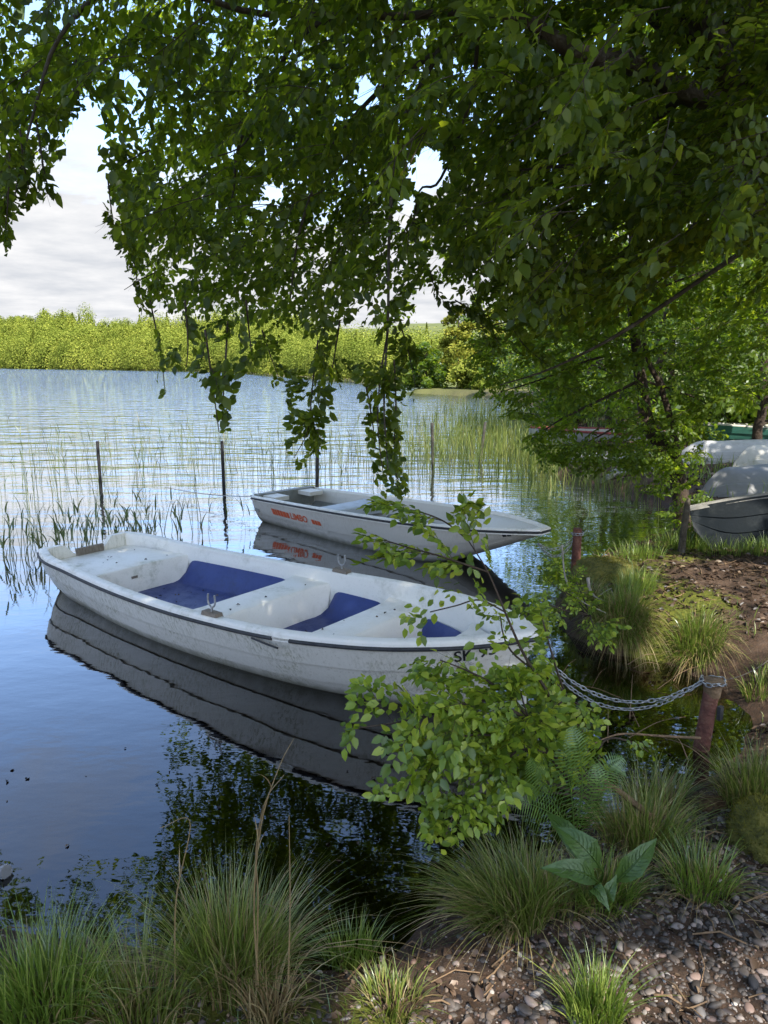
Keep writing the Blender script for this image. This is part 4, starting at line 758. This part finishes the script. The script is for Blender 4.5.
on_land('canoe', 'teal green open canoe with cream inside, farthest right on the bank', 702, 447, 0, 4.8, .45, .44, M['hull_green'], math.radians(-6), over=False, trim=M['hull_beige'], cat='canoe', point=True, inner=M['hull_beige'], lift=-.06, roll=.0)
on_land('rowing_boat', 'weathered grey wooden boat upturned at the waterline behind the leaves', 560, 474, 0, 4.0, .62, .40, M['hull_grey'], math.radians(-14), trim=M['hull_grey'])
on_land('rowing_boat', 'second weathered wooden boat lying behind the leaves nearer the slim tree', 600, 486, 0, 3.4, .55, .30, M['hull_grey'], math.radians(-6), trim=M['hull_grey'])
on_land('rowing_boat', 'white boat with faded red rim half hidden by leaves by the reeds', 528, 452, 0, 4.4, .62, .50, M['hull_pale'], math.radians(-12), over=False, trim=M['red_trim'], tr_mat=M['red_trim'], inner=M['hull_beige'])
# ------------------------------------------------------------------ posts, chains, ropes
def post(name, label, px, pyb, pyt, r, mat, group=None, z=0., lean=(0, 0), below=.4, top=None):
    q = at(px, pyb, z); d = proj(q)[2]; h = (pyb-pyt)/740*d*1.02; m = MB(); P = np.array([[-lean[0]*below/h if h else 0, 0, -below], [0, 0, 0], [lean[0]*.5, lean[1]*.5, h*.5], [lean[0], lean[1], h-.01], [lean[0], lean[1], h]])
    m.tube(P, [r, r, r*.97, r*.95, r*.8], 12, jit=.06); o = m.build(name, mat, None, smooth=50, loc=q); return tag(o, label, 'post', group), q, h
post('mooring_post', 'leftmost black mooring post among the reeds', 101, 490, 442, .027, M['post_black'], 'mooring posts in the lake')
post('mooring_post', 'dark mooring post behind the stern of the white boat, partly under leaves', 224, 492, 442, .027, M['post_black'], 'mooring posts in the lake')
post('mooring_post', 'mooring post standing behind the cream skiff stern', 317, 487, 430, .03, M['post_grey'], 'mooring posts in the lake', lean=(.03, 0))
post('mooring_post', 'thin grey mooring post at the left end of the green reed bed', 433, 472, 424, .03, M['post_grey'], 'mooring posts in the lake', lean=(-.03, 0))
post('mooring_post', 'leaning grey mooring post inside the green reed bed', 480, 462, 423, .03, M['post_grey'], 'mooring posts in the lake', lean=(.09, 0))
pA, qA, hA = post('mooring_post', 'rusty iron mooring post in the water right of the skiff bow', 575, 578, 528, .045, M['rust'], 'iron mooring posts')
# near chain post with a flared head
qB = np.array(gp(700, 752)); qB[2] = float(gh(qB[0], qB[1])); dB = proj(qB)[2]; hB = (752-668)/740*dB*1.03
rt = empty('chain_post', qB); tag(rt, 'rusty iron chain post with flared pale head at the inlet', 'post', 'iron mooring posts')
m = MB(); ln = np.array([.035, .0, 0]); m.tube([(-.03, 0, -.3), (0, 0, 0), tuple(ln*.5+[0, 0, hB*.5]), tuple(ln+[0, 0, hB-.03])], [.042, .042, .04, .039], 14, jit=.05); m.build('shaft', M['rust'], rt)
m = MB(); m.tube([tuple(ln+[0, 0, hB-.09]), tuple(ln+[0, 0, hB-.03]), tuple(ln+[0, 0, hB-.004]), tuple(ln+[0, 0, hB])], [.040, .048, .056, .050], 14, jit=.04); m.build('head', M['dead_wood'], rt)
m = MB(); m.box((ln[0]+.035, -.034, hB-.17), (.03, .02, .075), .6); m.build('tag_plate', M['rubber'], rt, smooth=None)
topB = qB+ln+[0, 0, hB+.004]
def chain(name, label, paths, link=.040, wire=.0032, wid=.020, mat='steel', group=None):
    m = MB()
    for P in paths:
        P = np.asarray(P, float); seg = np.linalg.norm(np.diff(P, axis=0), axis=1); cum = np.concatenate([[0], np.cumsum(seg)]); n = int(cum[-1]/(link*.74)); a = np.linspace(0, 2*math.pi, 13)
        for i in range(n):
            c = np.array([np.interp((i+.5)*cum[-1]/n, cum, P[:, k]) for k in range(3)]); c2 = np.array([np.interp((i+.52)*cum[-1]/n, cum, P[:, k]) for k in range(3)]); T = unit(c2-c+1e-9)
            nn = unit(np.cross(T, [0, 0, 1.])+1e-6); bb = np.cross(T, nn); ax = nn if i % 2 else bb; ang = rng.normal(.6, .25); ax = unit(ax*math.cos(ang)+np.cross(T, ax)*math.sin(ang))
            x = np.sign(np.cos(a))*np.abs(np.cos(a))**.8*link/2; y = np.sin(a)*wid/2; m.tube(c+x[:, None]*T+y[:, None]*ax, wire, 5, cap=False)
    return tag(m.build(name, M[mat], smooth=80), label, 'chain', group)
def sag(a, b, s, n=26, off=0): f = np.linspace(0, 1, n)[:, None]; P = np.array(a)+(np.array(b)-np.array(a))*f; P[:, 2] -= s*4*(f*(1-f))[:, 0]; P[:, 0] += off*np.sin(f[:, 0]*math.pi); return P
c_, s_ = math.cos(TH1), math.sin(TH1); bow1 = np.array([X1[0]+c_*(P1['L']+.03), X1[1]+s_*(P1['L']+.03), .435])
a = np.linspace(0, 6.283, 20); loop_ = topB+np.stack([.058*np.cos(a), .058*np.sin(a), -.012+.006*np.sin(3*a)], -1)
chain('mooring_chain', 'double galvanised chain sagging from the white boat bow to the chain post', [sag(bow1, topB+[-.05, 0, -.01], .19), sag(bow1+[.0, 0, -.02], topB+[-.045, .02, -.02], .225, off=-.01), loop_])
c_, s_ = math.cos(-.782), math.sin(-.782); bow2 = np.array([X2[0]+c_*(P2['L']-.05), X2[1]+s_*(P2['L']-.05), .33]); topA = qA+[0, 0, hA-.05]
chain('mooring_chain', 'pale double chain from the cream skiff bow to the rusty iron post', [sag(bow2, topA, .10), sag(bow2, topA+[0, 0, -.02], .16), topA+np.stack([.05*np.cos(a), .05*np.sin(a), 0*a], -1)], .045, .004, .026)
q = at(101, 490, 0)
m = MB(); m.tube(sag(at(165, 487, .12), np.array([X2[0]-.1, X2[1], .30]), .06), .006, 5); tag(m.build('mooring_line', M['rope']), 'thin pale stern line running from the reeds to the skiff', 'rope')
m = MB(); pe = topB+[.05, 0, -.005]; m.tube(sag(pe, at(775, 655, .38), .03), .0022, 5); tag(m.build('tie_wire', M['post_grey']), 'thin wire running right from the chain post over the bank', 'wire')
# short grey stump by the slim tree
q = gp(681, 552); m = MB(); m.tube([(0, 0, -.1), (.01, 0, .2), (.02, 0, .36), (.02, 0, .46), (.03, 0, .50)], [.038, .030, .028, .025, .012], 10, jit=.3); tag(m.build('stump', M['bark'], loc=np.array(q)), 'broken grey stump at the foot of the slim tree', 'stump')
# ------------------------------------------------------------------ dead wood
def stick(label, pts, r, mat='dead_wood', name='dead_branch', twigs=(), group=None):
    P = np.array(pts, float); b = P[0].copy(); m = MB(); m.tube(wpath(P, 14)-b, np.linspace(r, r*.35, 14), 7, jit=.25)
    for tw in twigs: m.tube(wpath(tw, 8)-b, np.linspace(r*.5, r*.15, 8), 5, jit=.2)
    return tag(m.build(name, M[mat], smooth=60, loc=b), label, 'branch', group)
stick('brown dead branch curving out of the bush towards the inlet', [atd(652, 818, 3.05), atd(630, 800, 3.05), atd(612, 786, 3.06), atd(596, 776, 3.1), atd(585, 755, 3.1)], .016, twigs=[[atd(612, 786, 3.06), atd(600, 790, 3.0), atd(588, 792, 3.0)]])
stick('thin straight dead twig pointing right out of the bush', [atd(700, 738, 3.4), atd(660, 736, 3.3), atd(620, 734, 3.2), atd(590, 745, 3.1)], .007)
stick('pale bleached stick lying on the mossy bank', [atd(697, 556, 6.9), atd(712, 560, 6.7), atd(735, 565, 6.5), atd(757, 572, 6.3)], .016, 'driftwood')
stick('second pale stick lying below the bleached one', [atd(722, 572, 6.3), atd(745, 577, 6.2), atd(775, 582, 6.1)], .014, 'driftwood')
stick('white forked root sticking out of the mossy corner', [atd(588, 578, 5.6), atd(590, 590, 5.55), atd(597, 598, 5.5), atd(612, 603, 5.5)], .014, 'driftwood', twigs=[[atd(597, 598, 5.5), atd(604, 592, 5.5), atd(612, 588, 5.5)]])
stick('arching bare twig in front of the inlet', [atd(562, 545, 5.2), atd(566, 580, 5.1), atd(580, 600, 5.1), atd(606, 613, 5.1)], .007, 'driftwood')
for i in range(15):   # twigs fallen in the dark inlet
    p0 = np.array([rng.uniform(1.1, 1.95), rng.uniform(3.35, 4.7), .0]); a = rng.uniform(0, 3.14); L = rng.uniform(.15, .5); p0[2] = max(float(gh(p0[0], p0[1])), 0)+.01
    e = p0+[L*math.cos(a), L*math.sin(a), rng.uniform(.0, .16)]; stick('thin bare twig fallen into the dark inlet between the banks', [p0, (p0+e)/2+[0, 0, .03], e], rng.uniform(.0015, .004), 'dead_wood', 'fallen_twig', group='twigs fallen in the inlet')
# ------------------------------------------------------------------ leafy bush over the water
BB = np.array(gp(600, 800)); bush = empty('shrub', BB); tag(bush, 'bright green leafy shrub reaching over the water in front of the white boat', 'shrub')
st_ = MB(); lm, tm = MB(), MB(); TT, DD, SS = [], [], []
def shoot(pts, r0, dens, sc, spread=.8, start=.15, n=16):
    P = px_path(pts, n); st_.tube(P, np.linspace(r0, .0022, n), 6, jit=.1); L = np.linalg.norm(np.diff(P, axis=0), axis=1).sum()
    for f in np.arange(start, 1.0, dens/L):
        i = min(int(f*(n-1)), n-2); q = P[i]+(P[i+1]-P[i])*(f*(n-1)-i); tv = unit(P[i+1]-P[i])
        TT.append(q); DD.append(unit(tv*.7+rng.normal(0, spread, 3)*[1, .8, .7])); SS.append(rng.uniform(*sc))
b0 = (600, 800, 3.02)
shoot([b0, (570, 740, 2.85), (546, 690, 2.72), (524, 655, 2.65), (505, 612, 2.6), (488, 572, 2.6), (468, 540, 2.6)], .009, .085, (.13, .22), .75, .30)
shoot([(488, 572, 2.6), (470, 566, 2.55), (440, 556, 2.5), (410, 548, 2.5), (384, 540, 2.5)], .004, .05, (.13, .2), .5)
shoot([(468, 540, 2.6), (445, 522, 2.55), (420, 512, 2.5), (396, 508, 2.5)], .003, .06, (.12, .18), .6)
shoot([(505, 612, 2.6), (480, 600, 2.52), (455, 606, 2.5), (430, 612, 2.5)], .003, .07, (.12, .17), .5)
shoot([b0, (560, 750, 2.8), (520, 715, 2.65), (480, 700, 2.55), (440, 712, 2.5), (400, 722, 2.5), (358, 728, 2.5)], .009, .05, (.14, .22), .6)
shoot([b0, (550, 740, 2.8), (500, 690, 2.65), (470, 672, 2.6), (440, 660, 2.58)], .007, .055, (.13, .2), .6)
shoot([b0, (540, 780, 2.75), (490, 760, 2.6), (450, 760, 2.55), (415, 778, 2.5), (402, 800, 2.5)], .008, .05, (.14, .22), .6)
shoot([b0, (580, 730, 2.9), (560, 680, 2.85), (548, 640, 2.8), (540, 610, 2.8)], .007, .06, (.12, .19), .7)
shoot([b0, (600, 750, 3.0), (612, 738, 3.0), (636, 744, 3.0), (648, 752, 3.0)], .006, .05, (.13, .2), .5, .3)
shoot([b0, (560, 770, 2.75), (530, 720, 2.65), (520, 690, 2.6)], .006, .04, (.13, .21), .8)
shoot([b0, (530, 790, 2.7), (480, 800, 2.5), (456, 812, 2.48), (446, 835, 2.46)], .005, .055, (.12, .17), .5, .4)
shoot([b0, (540, 760, 2.7), (510, 740, 2.6), (470, 735, 2.52), (430, 750, 2.5)], .006, .045, (.13, .2), .6)
shoot([b0, (575, 760, 2.85), (555, 720, 2.75), (565, 700, 2.75), (590, 710, 2.85)], .006, .045, (.13, .2), .7)
shoot([b0, (570, 700, 2.85), (520, 660, 2.75), (505, 640, 2.7), (500, 615, 2.7)], .006, .055, (.12, .18), .6, .4)
shoot([b0, (560, 760, 2.7), (520, 750, 2.6), (500, 770, 2.52), (470, 785, 2.48)], .006, .045, (.13, .2), .7)
TT, DD, SS = np.array(TT), np.array(DD), np.array(SS)
def cbush(P): x, y, d = proj(P); return ((x > 425) & (x < 535) & (y > 575) & (y < 668) & (rng.random(x.shape) < .78)) | (rng.random(x.shape) < .12) | (y > 838+rng.normal(0, 6, x.shape)) | (x < 345+rng.normal(0, 3, x.shape)) | (x > 655) | (x > np.interp(y, [500, 640, 660, 690, 705, 725, 738, 742, 775, 790, 840], [545, 545, 550, 562, 588, 604, 604, 652, 652, 600, 560])+rng.normal(0, 5, x.shape)) | ((x < 402) & (y > 590) & (y < 660)) | ((x < 420) & (y > 800)) | ((y > 740) & (x > 540) & (rng.random(x.shape) < .55)) 
stamp(lm, tm, TT, DD, unit(np.array([0, -.3, 1.])+rng.normal(0, .45, (len(TT), 3))), SS, TPL, cbush, 1.35)
for q in (lm, tm, st_): q.V = [v-BB for v in q.V]
for f_, mi_ in tm.F: st_.F.append((f_+st_.n, 0))
st_.V += tm.V; st_.n += tm.n
st_.build('stems', M['twig'], bush); lm.build('foliage', M['shoot'], bush, smooth=180)
# small shoots at the inlet, left of the mossy corner
B2 = np.array(at(585, 612, .02)); sh2 = empty('shrub', B2); tag(sh2, 'small fresh shrub growing at the waterline beside the mossy corner', 'shrub'); st_ = MB(); lm, tm = MB(), MB(); TT, DD, SS = [], [], []
for pts in ([(590, 615, 5.2), (575, 598, 5.1), (560, 590, 5.05), (548, 580, 5.0)], [(590, 615, 5.2), (580, 590, 5.2), (572, 572, 5.2)], [(590, 615, 5.2), (570, 612, 5.1), (552, 606, 5.0), (538, 600, 5)], [(590, 615, 5.2), (592, 622, 5.0), (594, 628, 4.9)], [(590, 615, 5.2), (566, 605, 5.1), (550, 620, 5.0)]): shoot(pts, .006, .09, (.16, .26), .7, .1)
TT, DD, SS = np.array(TT), np.array(DD), np.array(SS); stamp(lm, tm, TT, DD, unit(np.array([0, -.3, 1.])+rng.normal(0, .45, (len(TT), 3))), SS, TPL, None, 1.1)
for q in (lm, tm, st_): q.V = [v-B2 for v in q.V]
for f_, mi_ in tm.F: st_.F.append((f_+st_.n, 0))
st_.V += tm.V; st_.n += tm.n
st_.build('stems', M['twig'], sh2); lm.build('foliage', M['shoot'], sh2, smooth=180)
# fern
FB = np.array(gp(575, 842)); fern = empty('fern', FB); tag(fern, 'green fern with toothed fronds under the leafy shrub', 'fern')
for pts in ([(575, 842, 2.75), (572, 800, 2.62), (566, 765, 2.55), (560, 735, 2.55)], [(575, 842, 2.75), (590, 800, 2.65), (606, 770, 2.62), (622, 758, 2.62)], [(575, 842, 2.75), (555, 805, 2.6), (540, 780, 2.5), (530, 760, 2.46)], [(575, 842, 2.75), (560, 820, 2.6), (536, 806, 2.5), (512, 800, 2.42)], [(575, 842, 2.75), (592, 815, 2.6), (600, 790, 2.5), (596, 765, 2.5)], [(575, 842, 2.75), (582, 790, 2.5), (580, 755, 2.42), (572, 728, 2.42)]):
    P = px_path(pts, 30); m = MB(); m.tube(P-FB, np.linspace(.0025, .0008, 30), 4)
    for i in range(4, 30):
        tv = unit(P[i]-P[i-1]); sv = unit(np.cross(tv, [.1, -.7, .6])); ln = .078*math.sin(math.pi*min(1, (i-2)/29)**.7)+.008
        for sg in (-1, 1):
            d = unit(sv*sg+tv*.45); k = 7; c = P[i]-FB+d*np.linspace(0, ln, k)[:, None]-np.array([0, 0, 1])*(np.linspace(0, 1, k)**2*.012)[:, None]; w_ = np.interp(np.linspace(0, 1, k), [0, .2, 1], [.002, .0042, .0004])*np.where(np.arange(k) % 2, 1, .55)
            m.grid(np.stack([c-tv*w_[:, None], c+tv*w_[:, None]]))
    m.build('frond', M['fern'], fern, smooth=180)
# dock
DB = np.array(gp(600, 885)); dock = empty('dock_plant', DB); tag(dock, 'broad leaved dock plant among grass and pebbles', 'plant')
def dockleaf(base, tip, wid, nrm, curl=.05):
    base, tip = np.array(base)-DB, np.array(tip)-DB; t_ = np.linspace(0, 1, 14); ax = unit(tip-base); sv = unit(np.cross(nrm, ax)); nn = np.cross(ax, sv); L = np.linalg.norm(tip-base)
    c = base+(tip-base)*t_[:, None]+nn*(np.sin(t_*math.pi)*curl)[:, None]; w_ = .86*wid*np.interp(t_, [0, .12, .2, .45, .75, 1], [.02, .03, .55, 1, .7, 0]); u = np.linspace(-1, 1, 9)
    V = c[:, None]+sv[None, None]*(w_[:, None]*u[None])[..., None]+nn*((np.abs(u)[None]*w_[:, None]*.35+np.sin(t_*30)[:, None]*.004*np.abs(u)[None])[..., None]); m = MB(); m.grid(V)
    f = m.build('leaf', M['dock'], dock, smooth=180); r = MB(); r.tube(np.concatenate([[np.array([0, 0, -.01])], c[:12]+nn*.002]), np.linspace(.004, .001, 13), 5)
    for i_ in (3, 4, 5, 6, 7, 8, 9):
        for j_ in (-1, 1): h_ = np.array([V[i_, 4], V[min(i_+1, 13), 4+2*j_], V[min(i_+2, 13), 4+3*j_]])+nn*.0015; r.tube(h_, [.0012, .0009, .0005], 4, cap=False); r.build('midrib', M['fern'], f)
    return f
dockleaf(atd(603, 872, 2.38), atd(556, 826, 2.42), .052, (-.2, -.6, .8)); dockleaf(atd(600, 884, 2.34), atd(540, 868, 2.30), .045, (.1, -.6, .8)); dockleaf(atd(612, 886, 2.36), atd(657, 838, 2.36), .042, (-.1, -.7, .6))
dockleaf(atd(604, 892, 2.30), atd(617, 874, 2.26), .03, (.1, -.6, .8)); dockleaf(atd(585, 872, 2.45), atd(545, 812, 2.55), .045, (.2, -.7, .7)); dockleaf(atd(590, 896, 2.28), atd(610, 912, 2.2), .028, (0, -.5, .9))
for nm_ in [0]:
    t = M['dock'].node_tree; bp = N(t, 'Bump', _Strength=.5, _Distance=.01); t.links.new(noise(t, 45, 5), bp.inputs['Height'])
    for n_ in t.nodes:
        if n_.type in ('BSDF_DIFFUSE', 'BSDF_GLOSSY'): t.links.new(bp.outputs[0], n_.inputs['Normal'])
tuft('short grass tuft around the stalks of the dock plant', *T_(602, 895), 420, .20, .12, .8, 'grass_fresh', straw=160)
tuft('low dry tuft left of the dock plant', *T_(560, 905), 260, .18, .10, .9, straw=160)
# dry flower stalks over the tall tuft
for lb, pts in (('tallest dry straw stalk rising from the tall grass tuft', [(258, 985, 2.15), (254, 900, 2.12), (262, 820, 2.1), (280, 765, 2.1), (294, 738, 2.1)]), ('shorter dry straw stalk beside the tallest one', [(256, 985, 2.16), (258, 900, 2.14), (256, 850, 2.12), (266, 800, 2.1), (284, 775, 2.1)]), ('bent pale stalk leaning left over the water', [(175, 990, 2.2), (176, 900, 2.2), (190, 822, 2.2), (160, 828, 2.2)]), ('single upright dry stalk right of the tall tuft', [(288, 985, 2.16), (290, 900, 2.16), (289, 815, 2.16)])):
    P = px_path(pts, 20); m = MB(); m.tube(P-P[0], np.linspace(.0028, .0010, 20), 5); blades(m, P[[4, 8, 12]]-P[0], rng.normal(0, .5, (3, 2)), np.array([.12, .1, .07]), .005, .5)
    tag(m.build('dry_stalk', M['straw'], loc=P[0]), lb, 'stalk', 'dry stalks over the grass')
# mossy stone at the right edge and a clump of roots beside it
def rock(name, label, q, dims, mats, seed, cat='rock', amp=.18):
    u = np.linspace(0, 2*math.pi, 41)[:-1]; v = np.linspace(-.5, 1, 22)*math.pi/2; U, Vv = np.meshgrid(u, v); P = np.stack([np.cos(U)*np.cos(Vv), np.sin(U)*np.cos(Vv), np.sin(Vv)], -1)
    n_ = 1+amp*2*fbm(P[..., 0]*1.8+P[..., 2]*2+9, P[..., 1]*1.8+seed, seed)+.12*fbm(P[..., 0]*7+P[..., 2]*5+9, P[..., 1]*7+seed, seed+3)
    P = P*n_[..., None]*np.array(dims); m = MB(); m.grid(P, wrap=True, flip=False)
    if name != 'root_clump' and name != '':
        i_ = rng.integers(4, 21, 3800); j_ = rng.integers(0, 40, 3800); f_ = rng.random((3800, 1)); f2_ = rng.random((3800, 1)); B_ = (P[i_, j_]*(1-f_)+P[i_, (j_+1) % 40]*f_)*(1-f2_)+P[i_-1, j_]*f2_
        blades(m, B_, unit(B_)[:, :2]*.8+rng.normal(0, .3, (3800, 2)), rng.uniform(.008, .026, 3800), .0035, .3, 3, .8, 1)
    mats = [mats, M['mossy']]; o = m.build(name, mats, smooth=180, loc=q); return tag(o, label, cat)
M['mossy'] = leafmat('moss_tips', [(0, (.07, .075, .014)), (.6, (.17, .165, .03)), (1, (.30, .27, .06))], (1.3, 1.2, .8), .3, .0)
mossm = surf('cushion_moss', [(.3, (.05, .055, .012)), (.5, (.13, .125, .022)), (.72, (.24, .21, .045))], 22, .95, 1., 90)
q = np.array(gp(764, 838)); rock('mossy_stone', 'rounded hummock of yellow green moss at the right edge', q-[-.05, 0, .02], (.17, .20, .15), mossm, 3)
q = np.array(gp(716, 806)); o = rock('root_clump', 'small brown mossy root clump beside the chain post grass', q-[0, 0, .01], (.065, .06, .055), surf('root_moss', [(.35, (.07, .035, .015)), (.6, (.16, .09, .04)), (.75, (.15, .14, .03))], 30, .95, 1, 80), 5, 'root clump', .25)
q = np.array(gp(605, 583)); rock('mossy_hummock', 'mossy yellow green hummock at the corner of the right bank', q-[-.1, -.25, .02], (.30, .36, .15), mossm, 8, 'moss', .2)
# ------------------------------------------------------------------ pebbles and litter
ico = None
def ico_mesh():
    import bmesh
    bm = bmesh.new(); bmesh.ops.create_icosphere(bm, subdivisions=2, radius=1); V = np.array([v.co[:] for v in bm.verts]); F = np.array([[v.index for v in f.verts] for f in bm.faces]); bm.free(); return V, F
IV, IF = ico_mesh()
def pebbles(mb, x, y, z, r):
    n = len(x); ax = unit(rng.normal(0, 1, (n, 3))*[1, 1, .25]); ax[:, 2] *= .4; R = frames(ax, unit(np.array([0, 0, 1.])+rng.normal(0, .3, (n, 3))))
    sc_ = np.stack([r*rng.uniform(.9, 1.35, n), r*rng.uniform(.65, 1., n), r*rng.uniform(.4, .75, n)], -1); ph = rng.uniform(0, 9, (n, 1))
    dz = 1+.16*np.sin(IV[None, :, 0]*2.3+ph)*np.cos(IV[None, :, 1]*2.1+ph*2)+.08*np.sin(IV[None, :, 2]*4+ph*3)+.05*np.sin(IV[None, :, 0]*6+ph*5)
    V = np.einsum('nij,nvj->nvi', R, IV[None]*dz[..., None]*sc_[:, None])+np.stack([x, y, z+r*.02], -1)[:, None]
    mb.add(V.reshape(-1, 3), (np.arange(n)[:, None, None]*len(IV)+IF[None]).reshape(-1, 3))
m = MB()
def gz_(x, y):   # where the gravel lies thick
    a = sstep(.05, .75, x+.5*(2.2-y)+.25*fbm(x*3, y*3, 71)); return a
x = rng.uniform(-.6, 3.4, 29000); y = rng.uniform(1.35, 3.3, 29000); z = gh(x, y); pr = np.clip(gz_(x, y), .10, 1)*sstep(2.95, 2.5, y-.28*np.maximum(x-.6, 0)); k = (z > .02) & (rng.random(29000) < pr); x, y, z = x[k], y[k], z[k]
rr_ = np.exp(rng.normal(math.log(.0064), .52, len(x))).clip(.0035, .022); pebbles(m, x, y, z, rr_)
x = rng.uniform(-2.8, 0, 1200); y = rng.uniform(1.6, 2.6, 1200); z = gh(x, y); k = (z > -.03); pebbles(m, x[k], y[k], z[k], np.exp(rng.normal(math.log(.009), .35, k.sum())).clip(.005, .02))
import bmesh as _b
bm_ = _b.new(); _b.ops.create_icosphere(bm_, subdivisions=1, radius=1); IV = np.array([v.co[:] for v in bm_.verts]); IF = np.array([[v.index for v in f.verts] for f in bm_.faces]); bm_.free()
x = rng.uniform(-2.6, 3.2, 42000); y = rng.uniform(1.35, 3.4, 42000); z = gh(x, y); k = (z > .0) & (rng.random(42000) < np.clip(gz_(x, y)+.15, 0, 1)); pebbles(m, x[k], y[k], z[k], rng.uniform(.0016, .0042, k.sum()))
tag(m.build('pebbles', M['pebble'], smooth=180), 'mixed grey, brown and white pebbles on the near bank', 'pebbles', kind='stuff')
def litter(mb, x, y, z, s):
    n = len(x); D = unit(rng.normal(0, 1, (n, 3))*[1, 1, .25]); R = frames(D, unit(np.array([0, 0, 1.])+rng.normal(0, .45, (n, 3)))); V = np.einsum('nij,kj->nki', R, LEAF*[1, 1, 2.2])*s[:, None, None]+np.stack([x, y, z+.004], -1)[:, None]
    o = np.arange(n)[:, None, None]*8; base = mb.n; mb.V.append(V.reshape(-1, 3)); mb.n += n*8; mb.F.append(((o+LQ[None]).reshape(-1, 4)+base, 0)); mb.F.append(((o+LT[None]).reshape(-1, 3)+base, 0))
m = MB()
x, y, z = scatter(15000, -3, 3.6, 1.3, 3.9, .02, lambda x, y: rng.random(x.shape) < np.where((x > .5) & (y < 2.5), .35, .7)); litter(m, x, y, z, rng.uniform(.012, .05, len(x)))
x, y, z = scatter(16000, 1.4, 7.5, 4.6, 9, .1); litter(m, x, y, z, rng.uniform(.015, .06, len(x)))
x, y, z = scatter(12000, 3.5, 12, 9, 22, .1); litter(m, x, y, z, rng.uniform(.04, .12, len(x)))
# a few leaves that fell into the white boat
n = 90; ss = rng.uniform(.06, .85, n); yy = rng.uniform(-1, 1, n)*(crom(ss, P1['st'], P1['b'])-.2); on = ((ss < .17)*.307+((ss > .472) & (ss < .53))*.317+((ss > .69) & (ss < .74))*.327); on = np.where(on > 0, on, .09)
bx = X1[0]+ss*P1['L']*math.cos(TH1)-yy*math.sin(TH1); by = X1[1]+ss*P1['L']*math.sin(TH1)+yy*math.cos(TH1); mm = MB(); litter(mm, bx, by, on-.001, rng.uniform(.012, .035, n)); tag(mm.build('fallen_leaves', M['litter'], smooth=180), 'small brown leaves fallen inside the white boat', 'leaf litter', kind='stuff')
tag(m.build('leaf_litter', M['litter'], smooth=180), 'brown fallen leaves and husks lying on the soil', 'leaf litter', kind='stuff')
m = MB()
for i in range(420):
    if i < 300: x, y = rng.uniform(-1.6, 2.6), rng.uniform(1.5, 2.9)
    else: x, y = rng.uniform(1.6, 5), rng.uniform(4.9, 7.4)
    z = float(gh(x, y))
    if z < .0: continue
    a = rng.uniform(0, 3.14); L = rng.uniform(.04, .16)*(1+(i >= 300)); P = np.array([[x, y, z+.006], [x+L*.5*math.cos(a), y+L*.5*math.sin(a), z+.014], [x+L*math.cos(a+.15), y+L*math.sin(a+.15), float(gh(x+L*math.cos(a), y+L*math.sin(a)))+.008]]); m.tube(P, [rng.uniform(.0015, .004)]*3, 5)
tag(m.build('twig_litter', M['dead_wood'], smooth=80), 'small broken twigs scattered over soil and pebbles', 'twig litter', kind='stuff')
m = MB(); x = np.concatenate([rng.uniform(-.3, 2., 60), rng.uniform(-2.6, 0, 25)]); y = np.concatenate([rng.uniform(2.5, 5.2, 60), rng.uniform(2.4, 3.6, 25)]); k = gh(x, y) < -.02; litter(m, x[k], y[k], np.full(k.sum(), -.001), rng.uniform(.012, .035, k.sum()))
tag(m.build('floating_leaves', M['litter'], smooth=180), 'tiny leaves and husks floating on the dark water', 'leaf litter', kind='stuff')
# small bottle drifting at the left edge
q = atd(-3, 868, 2.62); q[2] = max(q[2], .0); rt = empty('bottle', at(-4, 872, .0)); rt.rotation_euler = (0, math.radians(72), math.radians(-25)); tag(rt, 'small amber bottle with ribbed pale cap drifting at the left edge', 'bottle')
m = MB(); m.tube([(0, 0, -.10), (0, 0, -.095), (0, 0, .0), (0, 0, .02), (0, 0, .03)], [.02, .03, .031, .028, .018], 20); m.build('body', surf('amber_glass', [(.3, (.05, .02, .01)), (.7, (.10, .045, .02))], 10, .2, .05), rt)
m = MB(); a = np.linspace(0, 6.283, 37)[:-1]; rr_ = .021+.0018*np.cos(a*12); m.grid(np.stack([np.stack([rr_*k_*np.cos(a), rr_*k_*np.sin(a), 0*a+z_], -1) for z_, k_ in ((.025, .95), (.03, 1), (.062, 1.3), (.066, 1.25), (.066, .01))]), wrap=True); m.build('cap', M['hull_silver'], rt, smooth=60)
# ------------------------------------------------------------------ render
scn.render.engine = 'CYCLES'; cy = scn.cycles
cy.max_bounces = 8; cy.diffuse_bounces = 4; cy.glossy_bounces = 3; cy.transmission_bounces = 6; cy.transparent_max_bounces = 6
cy.sample_clamp_indirect = 6; cy.caustics_reflective = False; cy.caustics_refractive = False; cy.use_denoising = True
try: cy.denoiser = 'OPENIMAGEDENOISE'
except Exception: pass
